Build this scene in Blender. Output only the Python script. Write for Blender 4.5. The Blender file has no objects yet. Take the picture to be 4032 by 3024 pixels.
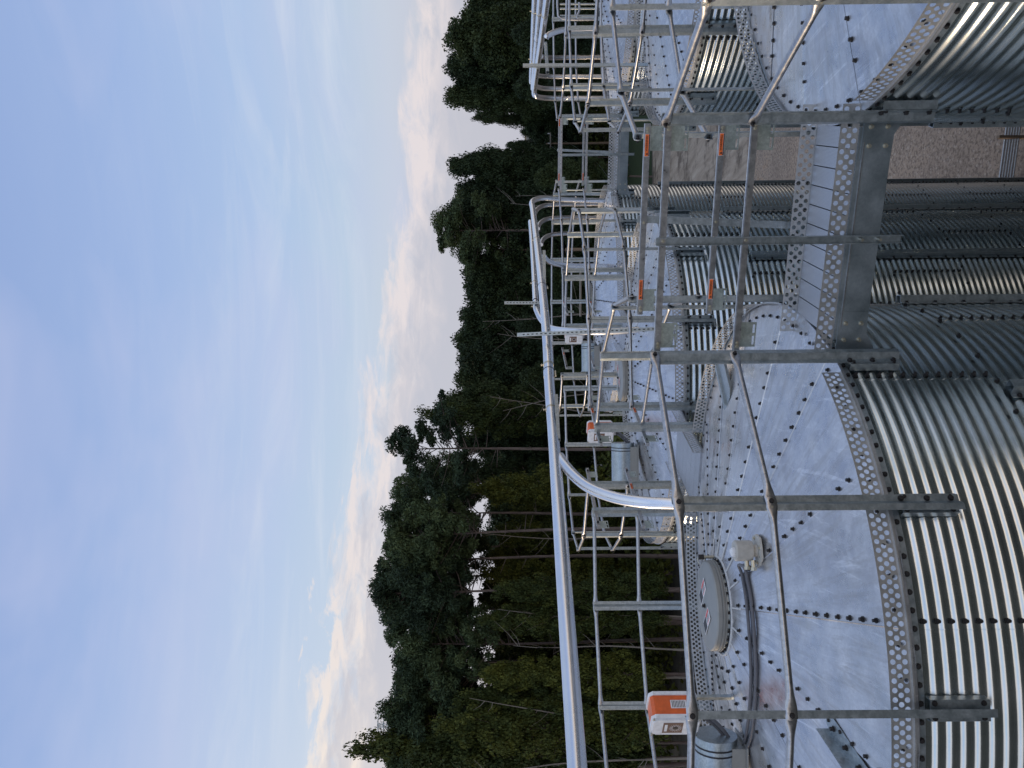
import bpy, math, random
import numpy as np
from mathutils import Vector, Matrix
random.seed(7); RNG = np.random.default_rng(7)
SC = bpy.context.scene; COL = SC.collection
PI = math.pi; rad = math.radians

# ------------------------------------------------------------------ camera
ZC = 11.4                      # eye height above the ground
PITCH, ROLL, FOC = 0.0085, -0.0095, 3100.0
EAVE = ZC - 1.865              # eave height of the bins
cp, sp, cr, sr = math.cos(PITCH), math.sin(PITCH), math.cos(ROLL), math.sin(ROLL)
FW = Vector((0, cp, sp)); UP0 = Vector((0, -sp, cp)); RX0 = Vector((1, 0, 0))
RX = cr*RX0 + sr*UP0; UP = -sr*RX0 + cr*UP0
cam = bpy.data.cameras.new('camera'); camo = bpy.data.objects.new('camera', cam); COL.objects.link(camo)
cam.sensor_width = 36; cam.lens = 36*FOC/4032; cam.clip_start = .05; cam.clip_end = 4000
m = Matrix.Identity(4)
for i in range(3):
    m[i][0] = -UP[i]; m[i][1] = RX[i]; m[i][2] = -FW[i]; m[i][3] = (0, 0, ZC)[i]
camo.matrix_world = m
SC.camera = camo
def at(x, y, Y):
    """point seen at photo pixel (x, y) at forward distance Y (metres)"""
    d = RX*((3024-y-1512)/FOC) + UP*(-(x-2016)/FOC) + FW
    d = d*(Y/d.y); return Vector((d.x, d.y, d.z+ZC))

# ------------------------------------------------------------------ world, sun, exposure
SC.view_settings.view_transform = 'Standard'; SC.view_settings.look = 'None'
SC.view_settings.exposure = 0.0; SC.view_settings.gamma = 1.0
def s2l(c): return tuple(((v/255+.055)/1.055)**2.4 if v/255 > .04045 else v/255/12.92 for v in c)+(1,)
W = bpy.data.worlds.new('World'); SC.world = W; W.use_nodes = True
NT = W.node_tree; NT.nodes.clear()
def nd(nt, t, **kw):
    n = nt.nodes.new(t)
    for k, v in kw.items():
        if k.startswith('i_'): n.inputs[int(k[2:]) if k[2:].isdigit() else k[2:]].default_value = v
        else: setattr(n, k, v)
    return n
def mth(nt, op, a, b=None, c=None, clamp=False):
    n = nt.nodes.new('ShaderNodeMath'); n.operation = op; n.use_clamp = clamp
    for i, v in enumerate((a, b, c)):
        if v is None: continue
        if isinstance(v, (int, float)): n.inputs[i].default_value = v
        else: nt.links.new(v, n.inputs[i])
    return n.outputs[0]
def ramp(nt, fac, stops, interp='LINEAR'):
    n = nt.nodes.new('ShaderNodeValToRGB'); cr_ = n.color_ramp; cr_.interpolation = interp
    while len(cr_.elements) > 1: cr_.elements.remove(cr_.elements[0])
    for i, (p_, c) in enumerate(stops):
        e = cr_.elements[0] if i == 0 else cr_.elements.new(p_)
        e.position = p_; e.color = c if len(c) == 4 else tuple(c)+(1,)
    nt.links.new(fac, n.inputs[0]); return n.outputs[0]
def mixc(nt, fac, a, b, mode='MIX'):
    n = nt.nodes.new('ShaderNodeMix'); n.data_type = 'RGBA'; n.blend_type = mode
    for s_, v in ((0, fac), (6, a), (7, b)):
        if isinstance(v, (int, float)): n.inputs[s_].default_value = v
        elif isinstance(v, tuple): n.inputs[s_].default_value = v
        else: nt.links.new(v, n.inputs[s_])
    return n.outputs[2]
def noise(nt, vec, scale, detail=4, rough=.5, dist=0.0):
    n = nt.nodes.new('ShaderNodeTexNoise'); n.inputs['Scale'].default_value = scale
    n.inputs['Detail'].default_value = detail; n.inputs['Roughness'].default_value = rough
    n.inputs['Distortion'].default_value = dist
    if vec is not None: nt.links.new(vec, n.inputs['Vector'])
    return n.outputs[0]
def mapping(nt, vec, scale=(1, 1, 1), loc=(0, 0, 0), rot=(0, 0, 0)):
    n = nt.nodes.new('ShaderNodeMapping'); nt.links.new(vec, n.inputs[0])
    n.inputs[1].default_value = loc; n.inputs[2].default_value = rot; n.inputs[3].default_value = scale
    return n.outputs[0]
SUN_AZ, SUN_EL = rad(-68), rad(7)         # clockwise from +Y (negative = left), elevation
sund = Vector((math.sin(SUN_AZ)*math.cos(SUN_EL), math.cos(SUN_AZ)*math.cos(SUN_EL), math.sin(SUN_EL)))
tc = nd(NT, 'ShaderNodeTexCoord'); G = tc.outputs['Generated']
sx = nd(NT, 'ShaderNodeSeparateXYZ'); NT.links.new(G, sx.inputs[0]); X_, Y_, Z_ = sx.outputs
base = ramp(NT, mth(NT, 'MULTIPLY_ADD', Z_, 1.0, 0.0, True), [
    (0.0, s2l((200, 197, 203))), (.09, s2l((199, 200, 208))), (.15, s2l((198, 207, 219))), (.21, s2l((183, 203, 225))),
    (.30, s2l((172, 195, 229))), (.42, s2l((158, 182, 225))), (.56, s2l((147, 171, 217))), (.75, s2l((175, 194, 222))), (1.0, s2l((190, 203, 224)))])
wv = mapping(NT, G, (1.6, 1.6, 5.0))
big = noise(NT, mapping(NT, G, (1.3, 1.3, 3.2), (3, 1, 0)), 2.2, 4, .55, .3)
base = mixc(NT, mth(NT, 'MULTIPLY', mth(NT, 'SUBTRACT', big, .43, clamp=True), 1.9), base, s2l((192, 199, 230)))
wisp = noise(NT, mapping(NT, G, (1.1, 1.1, 9.0), (5, 2, 1), (0, rad(9), 0)), 2.6, 6, .62, .8)
wz = ramp(NT, Z_, [(.16, (0, 0, 0)), (.21, (1,)*3), (.30, (.7,)*3), (.42, (.15,)*3), (.6, (0, 0, 0))])
base = mixc(NT, mth(NT, 'MULTIPLY', mth(NT, 'MULTIPLY', mth(NT, 'SUBTRACT', wisp, .48, clamp=True), 2.2), wz), base, s2l((214, 221, 234)))
# cloud bank: upper edge tilts up to the left, ragged by noise
n1 = noise(NT, mapping(NT, G, (2.2, 2.2, 8.0), (1.7, 0, .4)), 4.6, 9, .62, .5)
n2 = noise(NT, mapping(NT, G, (3.0, 3.0, 10.0), (0, 2, .1)), 5.0, 9, .62, .5)
h = mth(NT, 'ADD', mth(NT, 'MULTIPLY_ADD', X_, .16, Z_), mth(NT, 'MULTIPLY', mth(NT, 'SUBTRACT', n1, .5), mth(NT, 'MULTIPLY_ADD', X_, .19, -.13)))
body = mth(NT, 'SUBTRACT', .178, h); body = mth(NT, 'MULTIPLY', body, 26.0, None, True)
lit = ramp(NT, h, [(0.0, (0, 0, 0)), (.108, (0, 0, 0)), (.136, (.35,)*3), (.160, (1,)*3), (.180, (.95,)*3), (.190, (0, 0, 0))])
lit = mth(NT, 'MULTIPLY', lit, mth(NT, 'MULTIPLY_ADD', n2, 4.5, -1.55, True), None, True)
glow = nd(NT, 'ShaderNodeVectorMath', operation='DOT_PRODUCT'); NT.links.new(G, glow.inputs[0]); glow.inputs[1].default_value = sund
gl = mth(NT, 'POWER', mth(NT, 'MAXIMUM', glow.outputs['Value'], 0.0), 5.0)
base = mixc(NT, mth(NT, 'MULTIPLY', mth(NT, 'MULTIPLY', mth(NT, 'POWER', mth(NT, 'MAXIMUM', glow.outputs['Value'], 0.0), 2.0), 1.5), mth(NT, 'SUBTRACT', 1.0, mth(NT, 'MULTIPLY', Z_, 2.0), None, True), None, True), base, s2l((212, 219, 230)))
grey = mixc(NT, mth(NT, 'MULTIPLY', gl, 1.3, None, True), s2l((193, 194, 206)), s2l((210, 205, 205)))
c = mixc(NT, mth(NT, 'MULTIPLY', body, .93), base, grey)
peach = mixc(NT, mth(NT, 'MULTIPLY', gl, 2.0, None, True), s2l((233, 222, 222)), s2l((255, 238, 212)))
c = mixc(NT, mth(NT, 'MULTIPLY', lit, mth(NT, 'MULTIPLY', mth(NT, 'LESS_THAN', Z_, .45), .85)), c, peach)
# sunset glow low round the horizon, strongest towards the sun
low = mth(NT, 'POWER', mth(NT, 'SUBTRACT', 1.0, mth(NT, 'MULTIPLY', mth(NT, 'ABSOLUTE', Z_), 2.2), None, True), 2.0)
gl2 = mth(NT, 'MULTIPLY', mth(NT, 'POWER', mth(NT, 'MAXIMUM', glow.outputs['Value'], 0.0), 9.0), low)
c = mixc(NT, gl2, c, (3.0, 2.2, 1.5, 1))
bk = mth(NT, 'MULTIPLY', mth(NT, 'MAXIMUM', mth(NT, 'MULTIPLY_ADD', Y_, -.45, mth(NT, 'MULTIPLY', X_, .9)), 0.0), low)
c = mixc(NT, mth(NT, 'MULTIPLY', bk, 1.3, None, True), c, (1.1, .86, .66, 1))
rear = mth(NT, 'MULTIPLY', mth(NT, 'ADD', mth(NT, 'MULTIPLY', Y_, -1.0), .15), 1.6, None, True)
c = mixc(NT, rear, c, mixc(NT, 1.0, c, (1.5, 1.46, 1.38, 1), 'MULTIPLY'))
c = mixc(NT, mth(NT, 'LESS_THAN', Z_, -.01), c, (.10, .09, .075, 1))
bg = nd(NT, 'ShaderNodeBackground'); NT.links.new(c, bg.inputs[0]); bg.inputs[1].default_value = 1.0
sky = nd(NT, 'ShaderNodeTexSky'); sky.sky_type = 'NISHITA'; sky.sun_disc = False
sky.sun_elevation = SUN_EL; sky.sun_rotation = SUN_AZ
bg2 = nd(NT, 'ShaderNodeBackground'); NT.links.new(sky.outputs[0], bg2.inputs[0]); bg2.inputs[1].default_value = .006
ad = nd(NT, 'ShaderNodeAddShader'); NT.links.new(bg.outputs[0], ad.inputs[0]); NT.links.new(bg2.outputs[0], ad.inputs[1])
wo = nd(NT, 'ShaderNodeOutputWorld'); NT.links.new(ad.outputs[0], wo.inputs[0])
sl = bpy.data.lights.new('sun', 'SUN'); sl.energy = .9; sl.angle = rad(9); sl.color = (1, .78, .55)
slo = bpy.data.objects.new('sun', sl); COL.objects.link(slo); slo.rotation_euler = sund.to_track_quat('Z', 'Y').to_euler(); slo.location = (-30, 10, 40)

# ------------------------------------------------------------------ materials
def mat(name):
    M = bpy.data.materials.new(name); M.use_nodes = True; nt = M.node_tree
    return M, nt, nt.nodes['Principled BSDF']
def objc(nt):
    t = nt.nodes.new('ShaderNodeTexCoord'); return t.outputs['Object']
def bump(nt, b, hgt, strength, dist=.01):
    n = nt.nodes.new('ShaderNodeBump'); n.inputs['Strength'].default_value = strength; n.inputs['Distance'].default_value = dist
    nt.links.new(hgt, n.inputs['Height']); nt.links.new(n.outputs[0], b.inputs['Normal'])
def galv(name, c1, c2, r1, r2, scale=14, stretch=(1, 1, 1), bmp=.0, bscale=3, metallic=1.0, stain=None, speck=0.0):
    M, nt, b = mat(name); o = objc(nt)
    n = noise(nt, mapping(nt, o, stretch), scale, 6, .6)
    col = ramp(nt, n, [(.3, c1), (.7, c2)])
    if speck:
        v = nt.nodes.new('ShaderNodeTexVoronoi'); v.inputs['Scale'].default_value = 90; nt.links.new(o, v.inputs[0])
        sv = nt.nodes.new('ShaderNodeSeparateColor'); nt.links.new(v.outputs['Color'], sv.inputs[0])
        f = mth(nt, 'MULTIPLY_ADD', sv.outputs[0], speck, 1-speck/2)
        hs = nt.nodes.new('ShaderNodeHueSaturation'); nt.links.new(col, hs.inputs['Color']); nt.links.new(f, hs.inputs['Value']); col = hs.outputs[0]
    if stain:
        n3 = noise(nt, mapping(nt, o, (1, 1, 1), (4, 2, 1)), 2.3, 7, .68, .5)
        col = mixc(nt, ramp(nt, n3, [(.5, (0, 0, 0)), (.68, (.75,)*3)]), col, stain)
        n5 = noise(nt, mapping(nt, o, (1, 1, 1), (9, 5, 3)), 16, 6, .7, 1.2)
        nf = noise(nt, mapping(nt, o, (1, 1, 1), (2, 7, 1)), 42, 5, .75, .6)
        col = mixc(nt, ramp(nt, nf, [(.35, (0, 0, 0)), (.7, (.55,)*3)]), col, (.44, .44, .46, 1))
        nw = noise(nt, mapping(nt, o, (6, .7, 1), (2, 3, 0), (0, 0, .5)), 2.4, 6, .7, .8)
        col = mixc(nt, ramp(nt, nw, [(.56, (0, 0, 0)), (.66, (.55,)*3), (.72, (0, 0, 0))]), col, (.9, .9, .9, 1))
        so = nt.nodes.new('ShaderNodeSeparateXYZ'); nt.links.new(o, so.inputs[0])
        cb = nt.nodes.new('ShaderNodeCombineXYZ'); nt.links.new(mth(nt, 'MULTIPLY', mth(nt, 'ARCTAN2', so.outputs[1], so.outputs[0]), 14.0), cb.inputs[0])
        nt.links.new(mth(nt, 'MULTIPLY', mth(nt, 'SQRT', mth(nt, 'ADD', mth(nt, 'POWER', so.outputs[0], 2.0), mth(nt, 'POWER', so.outputs[1], 2.0))), 1.1), cb.inputs[1])
        ns = noise(nt, cb.outputs[0], 2.2, 7, .7, .3)
        col = mixc(nt, ramp(nt, ns, [(.48, (0, 0, 0)), (.62, (.5,)*3), (.75, (.65,)*3)]), col, (.40, .39, .38, 1))
        col = mixc(nt, ramp(nt, n5, [(.60, (0, 0, 0)), (.72, (.4,)*3)]), col, (.42, .39, .36, 1))
    nt.links.new(col, b.inputs['Base Color']); b.inputs['Metallic'].default_value = metallic
    rr = nt.nodes.new('ShaderNodeMapRange'); nt.links.new(n, rr.inputs[0]); rr.inputs[1].default_value = .3; rr.inputs[2].default_value = .7
    rr.inputs[3].default_value = r1; rr.inputs[4].default_value = r2; nt.links.new(rr.outputs[0], b.inputs['Roughness'])
    if bmp: bump(nt, b, noise(nt, mapping(nt, o, stretch), bscale, 3, .5), bmp, .03)
    return M
def plain(name, col, rough=.5, metallic=0.0):
    M, nt, b = mat(name); n = noise(nt, objc(nt), 25, 4)
    nt.links.new(ramp(nt, n, [(.3, tuple(v*.86 for v in col)), (.7, tuple(min(1, v*1.1) for v in col))]), b.inputs['Base Color'])
    b.inputs['Roughness'].default_value = rough; b.inputs['Metallic'].default_value = metallic; return M
MM = {}
MM['wall'] = galv('corrugated_steel', (.53, .58, .58), (.66, .69, .69),   .16, .27, 5, (1, 1, .25), bmp=.05, bscale=1.1)
MM['roof'] = galv('roof_steel', (.46, .475, .50), (.74, .75, .77), .20, .44, 6, (1, 1, 1), bmp=.34, bscale=2.4, metallic=.92, stain=(.42, .42, .45, 1))
MM['dark_steel'] = galv('post_steel', (.31, .36, .38), (.43, .475, .495), .32, .48, 22, metallic=.9, speck=.22)
MM['beam'] = galv('beam_steel', (.25, .30, .325), (.35, .395, .42), .34, .5, 6, metallic=.9, speck=.12)
MM['toe'] = galv('perforated_steel', (.40, .405, .40), (.53, .53, .52), .38, .5, 8, metallic=.85, speck=.12)
MM['pipe'] = galv('rail_steel', (.36, .365, .38), (.50, .50, .50), .26, .40, 26, (1, 1, 1), speck=.2)
MM['tube'] = galv('conveyor_tube_steel', (.68, .70, .73), (.80, .81, .83), .24, .32, 3, (1, 1, 1))
MM['bracket'] = galv('zinc_bracket', (.36, .42, .39), (.50, .55, .51), .34, .5, 16, metallic=.9, speck=.25)
MM['bolt'] = plain('bolt_black', (.012, .010, .010), .55)
MM['zinc'] = plain('zinc_bolt', (.55, .52, .42), .35, .9)
MM['caulk'] = plain('sealant', (.52, .53, .53), .7)
MM['lid'] = galv('lid_steel', (.27, .275, .26), (.34, .34, .32), .45, .6, 9, metallic=.6)
MM['white'] = plain('white_enamel', (.70, .71, .72), .4)
MM['orange'] = plain('orange_plastic', (.66, .12, .025), .42)
MM['beige'] = plain('beige_plastic', (.45, .43, .38), .5)
MM['hose'] = plain('conduit_grey', (.10, .10, .11), .35)
MM['black'] = plain('black_ink', (.012, .012, .014), .5)
MM['labelorange'] = plain('label_orange', (.80, .15, .02), .45)
MM['red'] = plain('label_red', (.55, .05, .04), .45)
MM['brownink'] = plain('label_brown', (.13, .07, .05), .45)
MM['wood'] = plain('weathered_wood', (.17, .12, .08), .8)
def floor_mat():
    M, nt, b = mat('slotted_plank'); o = objc(nt)
    br = nt.nodes.new('ShaderNodeTexBrick'); nt.links.new(mapping(nt, o, (1, 1, 1)), br.inputs[0])
    br.inputs['Scale'].default_value = 60; br.inputs['Mortar Size'].default_value = .11; br.inputs['Mortar Smooth'].default_value = .3
    br.inputs['Color1'].default_value = (.20, .22, .24, 1); br.inputs['Color2'].default_value = (.25, .27, .3, 1); br.inputs['Mortar'].default_value = (.62, .63, .66, 1)
    br.inputs['Brick Width'].default_value = .9; br.inputs['Row Height'].default_value = .45
    nt.links.new(br.outputs[0], b.inputs['Base Color']); b.inputs['Metallic'].default_value = .9; b.inputs['Roughness'].default_value = .42
    bump(nt, b, br.outputs[1], .5, .004); return M
MM['floor'] = floor_mat()

# ------------------------------------------------------------------ mesh helpers
class MB:
    def __init__(s): s.v = []; s.f = []; s.m = []; s.mi = 0
    def add(s, vs, fs, mi=None):
        k = len(s.v); s.v.extend([tuple(v) for v in vs]); s.f.extend([tuple(i+k for i in f) for f in fs])
        s.m.extend([s.mi if mi is None else mi]*len(fs))
    def mesh(s, name, mats, smooth=False, sharp=None):
        me = bpy.data.meshes.new(name); me.from_pydata(s.v, [], s.f)
        for M in (mats if isinstance(mats, (list, tuple)) else [mats]): me.materials.append(M)
        me.polygons.foreach_set('material_index', s.m)
        if smooth: me.polygons.foreach_set('use_smooth', [True]*len(s.f))
        me.update()
        if smooth and sharp: me.set_sharp_from_angle(angle=rad(sharp))
        return me
    def box(s, c, ax, ay, az, mi=None):
        """c centre, ax/ay/az half-extent vectors"""
        c, ax, ay, az = map(Vector, (c, ax, ay, az))
        vs = [c+i*ax+j*ay+k*az for i in (-1, 1) for j in (-1, 1) for k in (-1, 1)]
        fs = [(0, 1, 3, 2), (4, 6, 7, 5), (0, 4, 5, 1), (2, 3, 7, 6), (0, 2, 6, 4), (1, 5, 7, 3)]
        s.add(vs, fs, mi)
    def prism(s, pts, d, mi=None):
        """polygon pts (Vectors) extruded by vector d"""
        n = len(pts); d = Vector(d); vs = [Vector(p) for p in pts]+[Vector(p)+d for p in pts]
        s.add(vs, [tuple(range(n-1, -1, -1)), tuple(range(n, 2*n))]+[(i, (i+1) % n, n+(i+1) % n, n+i) for i in range(n)], mi)
    def cyl(s, a, b, r, n=12, r2=None, caps=True, mi=None):
        a, b = Vector(a), Vector(b); d = (b-a).normalized()
        u = d.orthogonal().normalized(); w = d.cross(u); r2 = r if r2 is None else r2
        vs = [a+r*(math.cos(t)*u+math.sin(t)*w) for t in [2*PI*i/n for i in range(n)]]+[b+r2*(math.cos(t)*u+math.sin(t)*w) for t in [2*PI*i/n for i in range(n)]]
        fs = [(i, (i+1) % n, n+(i+1) % n, n+i) for i in range(n)]
        if caps: fs += [tuple(range(n-1, -1, -1)), tuple(range(n, 2*n))]
        s.add(vs, fs, mi)
    def tube(s, pts, radii, n=10, mi=None, up=Vector((0, 0, 1)), caps=True):
        """radii: scalar or list of (a, b) half axes (a along side, b along vertical-ish)"""
        pts = [Vector(p) for p in pts]; k = len(pts); vs = []
        for i, p in enumerate(pts):
            d = (pts[min(i+1, k-1)]-pts[max(i-1, 0)]).normalized()
            side = d.cross(up)
            if side.length < 1e-3: side = d.orthogonal()
            side.normalize(); w = side.cross(d).normalized()
            rr = radii if isinstance(radii, (int, float)) else radii[i]
            a, b = (rr, rr) if isinstance(rr, (int, float)) else rr
            vs += [p+a*math.cos(t)*side+b*math.sin(t)*w for t in [2*PI*j/n for j in range(n)]]
        fs = [(i*n+j, i*n+(j+1) % n, (i+1)*n+(j+1) % n, (i+1)*n+j) for i in range(k-1) for j in range(n)]
        if caps: fs += [tuple(range(n-1, -1, -1)), tuple(range((k-1)*n, k*n))]
        s.add(vs, fs, mi)
    def lathe(s, prof, n=32, c=(0, 0, 0), mi=None):
        c = Vector(c); vs = []; k = len(prof)
        for (r, z) in prof:
            vs += [c+Vector((r*math.cos(2*PI*j/n), r*math.sin(2*PI*j/n), z)) for j in range(n)]
        s.add(vs, [(i*n+j, i*n+(j+1) % n, (i+1)*n+(j+1) % n, (i+1)*n+j) for i in range(k-1) for j in range(n)], mi)
def smooth_path(pts, sub=8):
    P = [Vector(p) for p in pts]; out = []
    for i in range(len(P)-1):
        p0, p1, p2, p3 = P[max(i-1, 0)], P[i], P[i+1], P[min(i+2, len(P)-1)]
        for j in range(sub):
            t = j/sub
            out.append(.5*((2*p1)+(p2-p0)*t+(2*p0-5*p1+4*p2-p3)*t*t+(3*p1-p0-3*p2+p3)*t**3))
    out.append(P[-1]); return out
def ob(name, me, parent=None, loc=None, rz=0):
    o = bpy.data.objects.new(name, me); COL.objects.link(o)
    if loc is not None: o.location = loc
    if rz: o.rotation_euler.z = rz
    if parent is not None: o.parent = parent
    return o
def thing(name, label, cat, loc=(0, 0, 0), group=None, rz=0):
    o = bpy.data.objects.new(name, None); COL.objects.link(o); o.location = loc; o.rotation_euler.z = rz
    o.empty_display_size = .2; tag(o, label, cat, group); return o
def tag(o, label, cat, group=None):
    o['label'] = label; o['category'] = cat
    if group: o['group'] = group
    return o
def struct(o, kind='structure'): o['kind'] = kind; return o
Z = Vector((0, 0, 1))
def pol(r, a, z=0): return Vector((r*math.cos(a), r*math.sin(a), z))
def bolt(mb, p, n, r=.011, h=.013, mi=1):
    p, n = Vector(p), Vector(n).normalized()
    mb.cyl(p, p+n*.003, r*1.25, 8, mi=mi); mb.cyl(p+n*.003, p+n*h, r*.85, 6, mi=mi)

# ------------------------------------------------------------------ the bins
R = 2.286; PITCHC = .0676; RISE = .35; RT = .34
def make_wall():
    nz = int(9.45/PITCHC)*8; na = 132
    zs = -.045-np.arange(nz+1)*PITCHC/8; rr = R-.012+.0060*np.sin(2*PI*np.arange(nz+1)/8+PI/2)
    an = np.arange(na)*2*PI/na
    V = np.stack([rr[:, None]*np.cos(an), rr[:, None]*np.sin(an), np.repeat(zs[:, None], na, 1)], -1).reshape(-1, 3)
    i, j = np.meshgrid(np.arange(nz), np.arange(na), indexing='ij'); j2 = (j+1) % na
    F = np.stack([i*na+j, (i+1)*na+j, (i+1)*na+j2, i*na+j2], -1).reshape(-1, 4)
    mb = MB(); mb.v = [tuple(v) for v in V]; mb.f = [tuple(f) for f in F]; mb.m = [0]*len(F)
    # top flange
    mb.lathe([(R-.012, -.045), (R+.004, -.045), (R+.004, .0)], 132, mi=2)
    for k in range(168):
        a = 2*PI*k/168; bolt(mb, pol(R+.004, a, -.024), pol(1, a), .012, .014)
    seams = [rad(-77+36*q) for q in range(10)]
    zr = -.045
    for ring in range(11):
        z1 = zr-PITCHC*12
        for k in range(60):
            a = 2*PI*(k+.5*(ring % 2))/60; bolt(mb, pol(R-.006, a, z1), pol(1, a), .012, .016)
        sh = rad(18)*(ring % 2)
        for a in seams:
            for q in range(12):
                bolt(mb, pol(R-.012, a+sh+.012, zr-PITCHC*(q+.5)), pol(1, a), .011, .02)
            # lap edge of the sheet
            vs = []; nn = 96
            for q in range(nn+1):
                z = zr-PITCHC*12*q/nn; r_ = R-.012+.0066*math.cos(2*PI*(q/nn*12))+.0018
                vs += [pol(r_, a+sh-.004, z), pol(r_, a+sh-.0055, z), pol(r_-.002, a+sh-.006, z)]
            mb.add(vs, [(3*q, 3*q+1, 3*q+4, 3*q+3) for q in range(nn)]+[(3*q+1, 3*q+2, 3*q+5, 3*q+4) for q in range(nn)], 0)
        zr = z1
    return mb.mesh('wall', [MM['wall'], MM['bolt'], MM['dark_steel']], True, 50)
def zroof(r): return RISE*(R-r)/(R-RT)
SAG = [random.uniform(.002, .022) for _ in range(17)]; TILT = [random.uniform(-.009, .009) for _ in range(17)]
NP = 17; A0SEAM = rad(-77.2)
def make_roof():
    mb = MB(); st = 2*PI/NP
    rs = [RT-.02, .6, 1.0, 1.4, 1.8, 2.1, R+.012]
    for k in range(NP):
        a0 = A0SEAM+k*st; na = 8; vs = []
        for r in rs:
            for j in range(na+1):
                a = a0+st*j/na
                # flat panel between seams plus lap lift
                lift = .0045*(1-j/na)
                sag = -SAG[k]*math.sin(PI*j/na)*(r/R)+TILT[k]*(j/na-.5)*r/R
                vs.append(pol(r, a, zroof(r)+lift+sag))
        n = na+1
        fs = [(i*n+j, (i+1)*n+j, (i+1)*n+j+1, i*n+j+1) for i in range(len(rs)-1) for j in range(na)]
        # seam step
        b0 = len(vs)
        for r in rs: vs += [pol(r, a0, zroof(r)+.0055), pol(r, a0-.007/r, zroof(r)-.001)]
        fs += [(b0+2*i, b0+2*i+1, b0+2*i+3, b0+2*i+2) for i in range(len(rs)-1)]
        mb.add(vs, fs, 0)
        r = .48
        while r < 2.12:
            off = .022/r
            bolt(mb, pol(r+random.uniform(-.004, .004), a0+off+random.uniform(-.003, .003)/r, zroof(r)+.002), (random.uniform(-.12, .12), random.uniform(-.12, .12), 1), random.uniform(.0115, .0135), random.uniform(.014, .019)); r += .111
        # sealant beads by the collar
        mb.tube([pol(.36, a0-.004, zroof(.36)+.006), pol(.52, a0-.003, zroof(.52)+.004)], .006, 6, 2)
    mb.lathe([(R+.012, .002), (R+.012, -.012), (R-.02, -.014)], 96, mi=0)
    for k in range(84):
        a = 2*PI*(k+.5)/84; bolt(mb, pol(2.2, a, zroof(2.2)), (0, 0, 1), .011, .014)
    mb.lathe([(.372, zroof(.372)+.002), (.37, zroof(.37)+.010), (.36, zroof(.36)+.011), (.355, zroof(.355)+.004)], 40, mi=2)
    return mb.mesh('roof', [MM['roof'], MM['bolt'], MM['caulk']], True, 25)
def make_collar():
    mb = MB(); z0 = zroof(RT)-.01
    mb.lathe([(.352, z0), (.352, z0+.012), (.322, z0+.014), (.318, z0+.045), (.326, z0+.05), (.318, z0+.052)], 48)
    for k in range(30):
        a = 2*PI*k/30; bolt(mb, pol(.337, a, z0+.012), (0, 0, 1), .012, .018)
    return mb.mesh('collar', [MM['dark_steel'], MM['bolt']], True, 35)
def make_lid():
    mb = MB(); z0 = zroof(RT)+.03
    mb.lathe([(.330, z0-.012), (.338, z0-.008), (.338, z0), (.330, z0+.003), (.330, z0+.009), (.338, z0+.012), (.338, z0+.019), (.330, z0+.023), (.334, z0+.028), (.334, z0+.055), (.326, z0+.064), (.31, z0+.067), (.15, z0+.078), (0.001, z0+.084)], 48)
    bolt(mb, (.0, -.02, z0+.083), (0, 0, 1), .016, .02, 1)
    # latch with yellow pull and black knob
    a = rad(28)
    mb.tube(smooth_path([pol(.335, a, z0+.03), pol(.38, a, z0+.06), pol(.37, a+.1, z0+.085), pol(.33, a+.12, z0+.075)], 6), .004, 6, 2)
    mb.cyl(pol(.36, a-.2, z0-.02), pol(.36, a-.2, z0+.07), .012, 10, mi=2); mb.cyl(pol(.36, a-.2, z0+.06), pol(.36, a-.2, z0+.10), .02, 10, mi=1)
    return mb.mesh('lid', [MM['lid'], MM['bolt'], MM['zinc']], True, 35)
def make_sticker():
    mb = MB()
    mb.box((0, 0, 0), (.075, 0, 0), (0, .042, 0), (0, 0, .0008), 0)
    mb.box((-.038, 0, .0012), (.032, 0, 0), (0, .036, 0), (0, 0, .0006), 1)
    mb.box((.034, .026, .0012), (.034, 0, 0), (0, .010, 0), (0, 0, .0006), 2)
    for q in range(4): mb.box((.034, .008-q*.012, .0012), (.03, 0, 0), (0, .0025, 0), (0, 0, .0005), 2 if q == 3 else 1)
    return mb.mesh('warning_sticker', [MM['white'], MM['black'], MM['red']])
def make_stiffener():
    mb = MB(); z0, z1 = -.88, -9.5; r0 = R+.0; 
    prof = [(r0, -.062), (r0+.004, -.062), (r0+.004, -.036), (r0+.055, -.030), (r0+.055, .030), (r0+.004, .036), (r0+.004, .062), (r0, .062), (r0, .032), (r0+.051, .026), (r0+.051, -.026), (r0, -.032)]
    mb.prism([Vector((r, t, z0)) for r, t in prof], (0, 0, z1-z0), 0)
    z = z0-.04
    while z > z1:
        bolt(mb, (r0+.004, .05, z), (1, 0, 0), .012, .014); bolt(mb, (r0+.004, -.05, z), (1, 0, 0), .012, .014); z -= PITCHC*3
    return mb.mesh('stiffener', [MM['dark_steel'], MM['bolt']])
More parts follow.
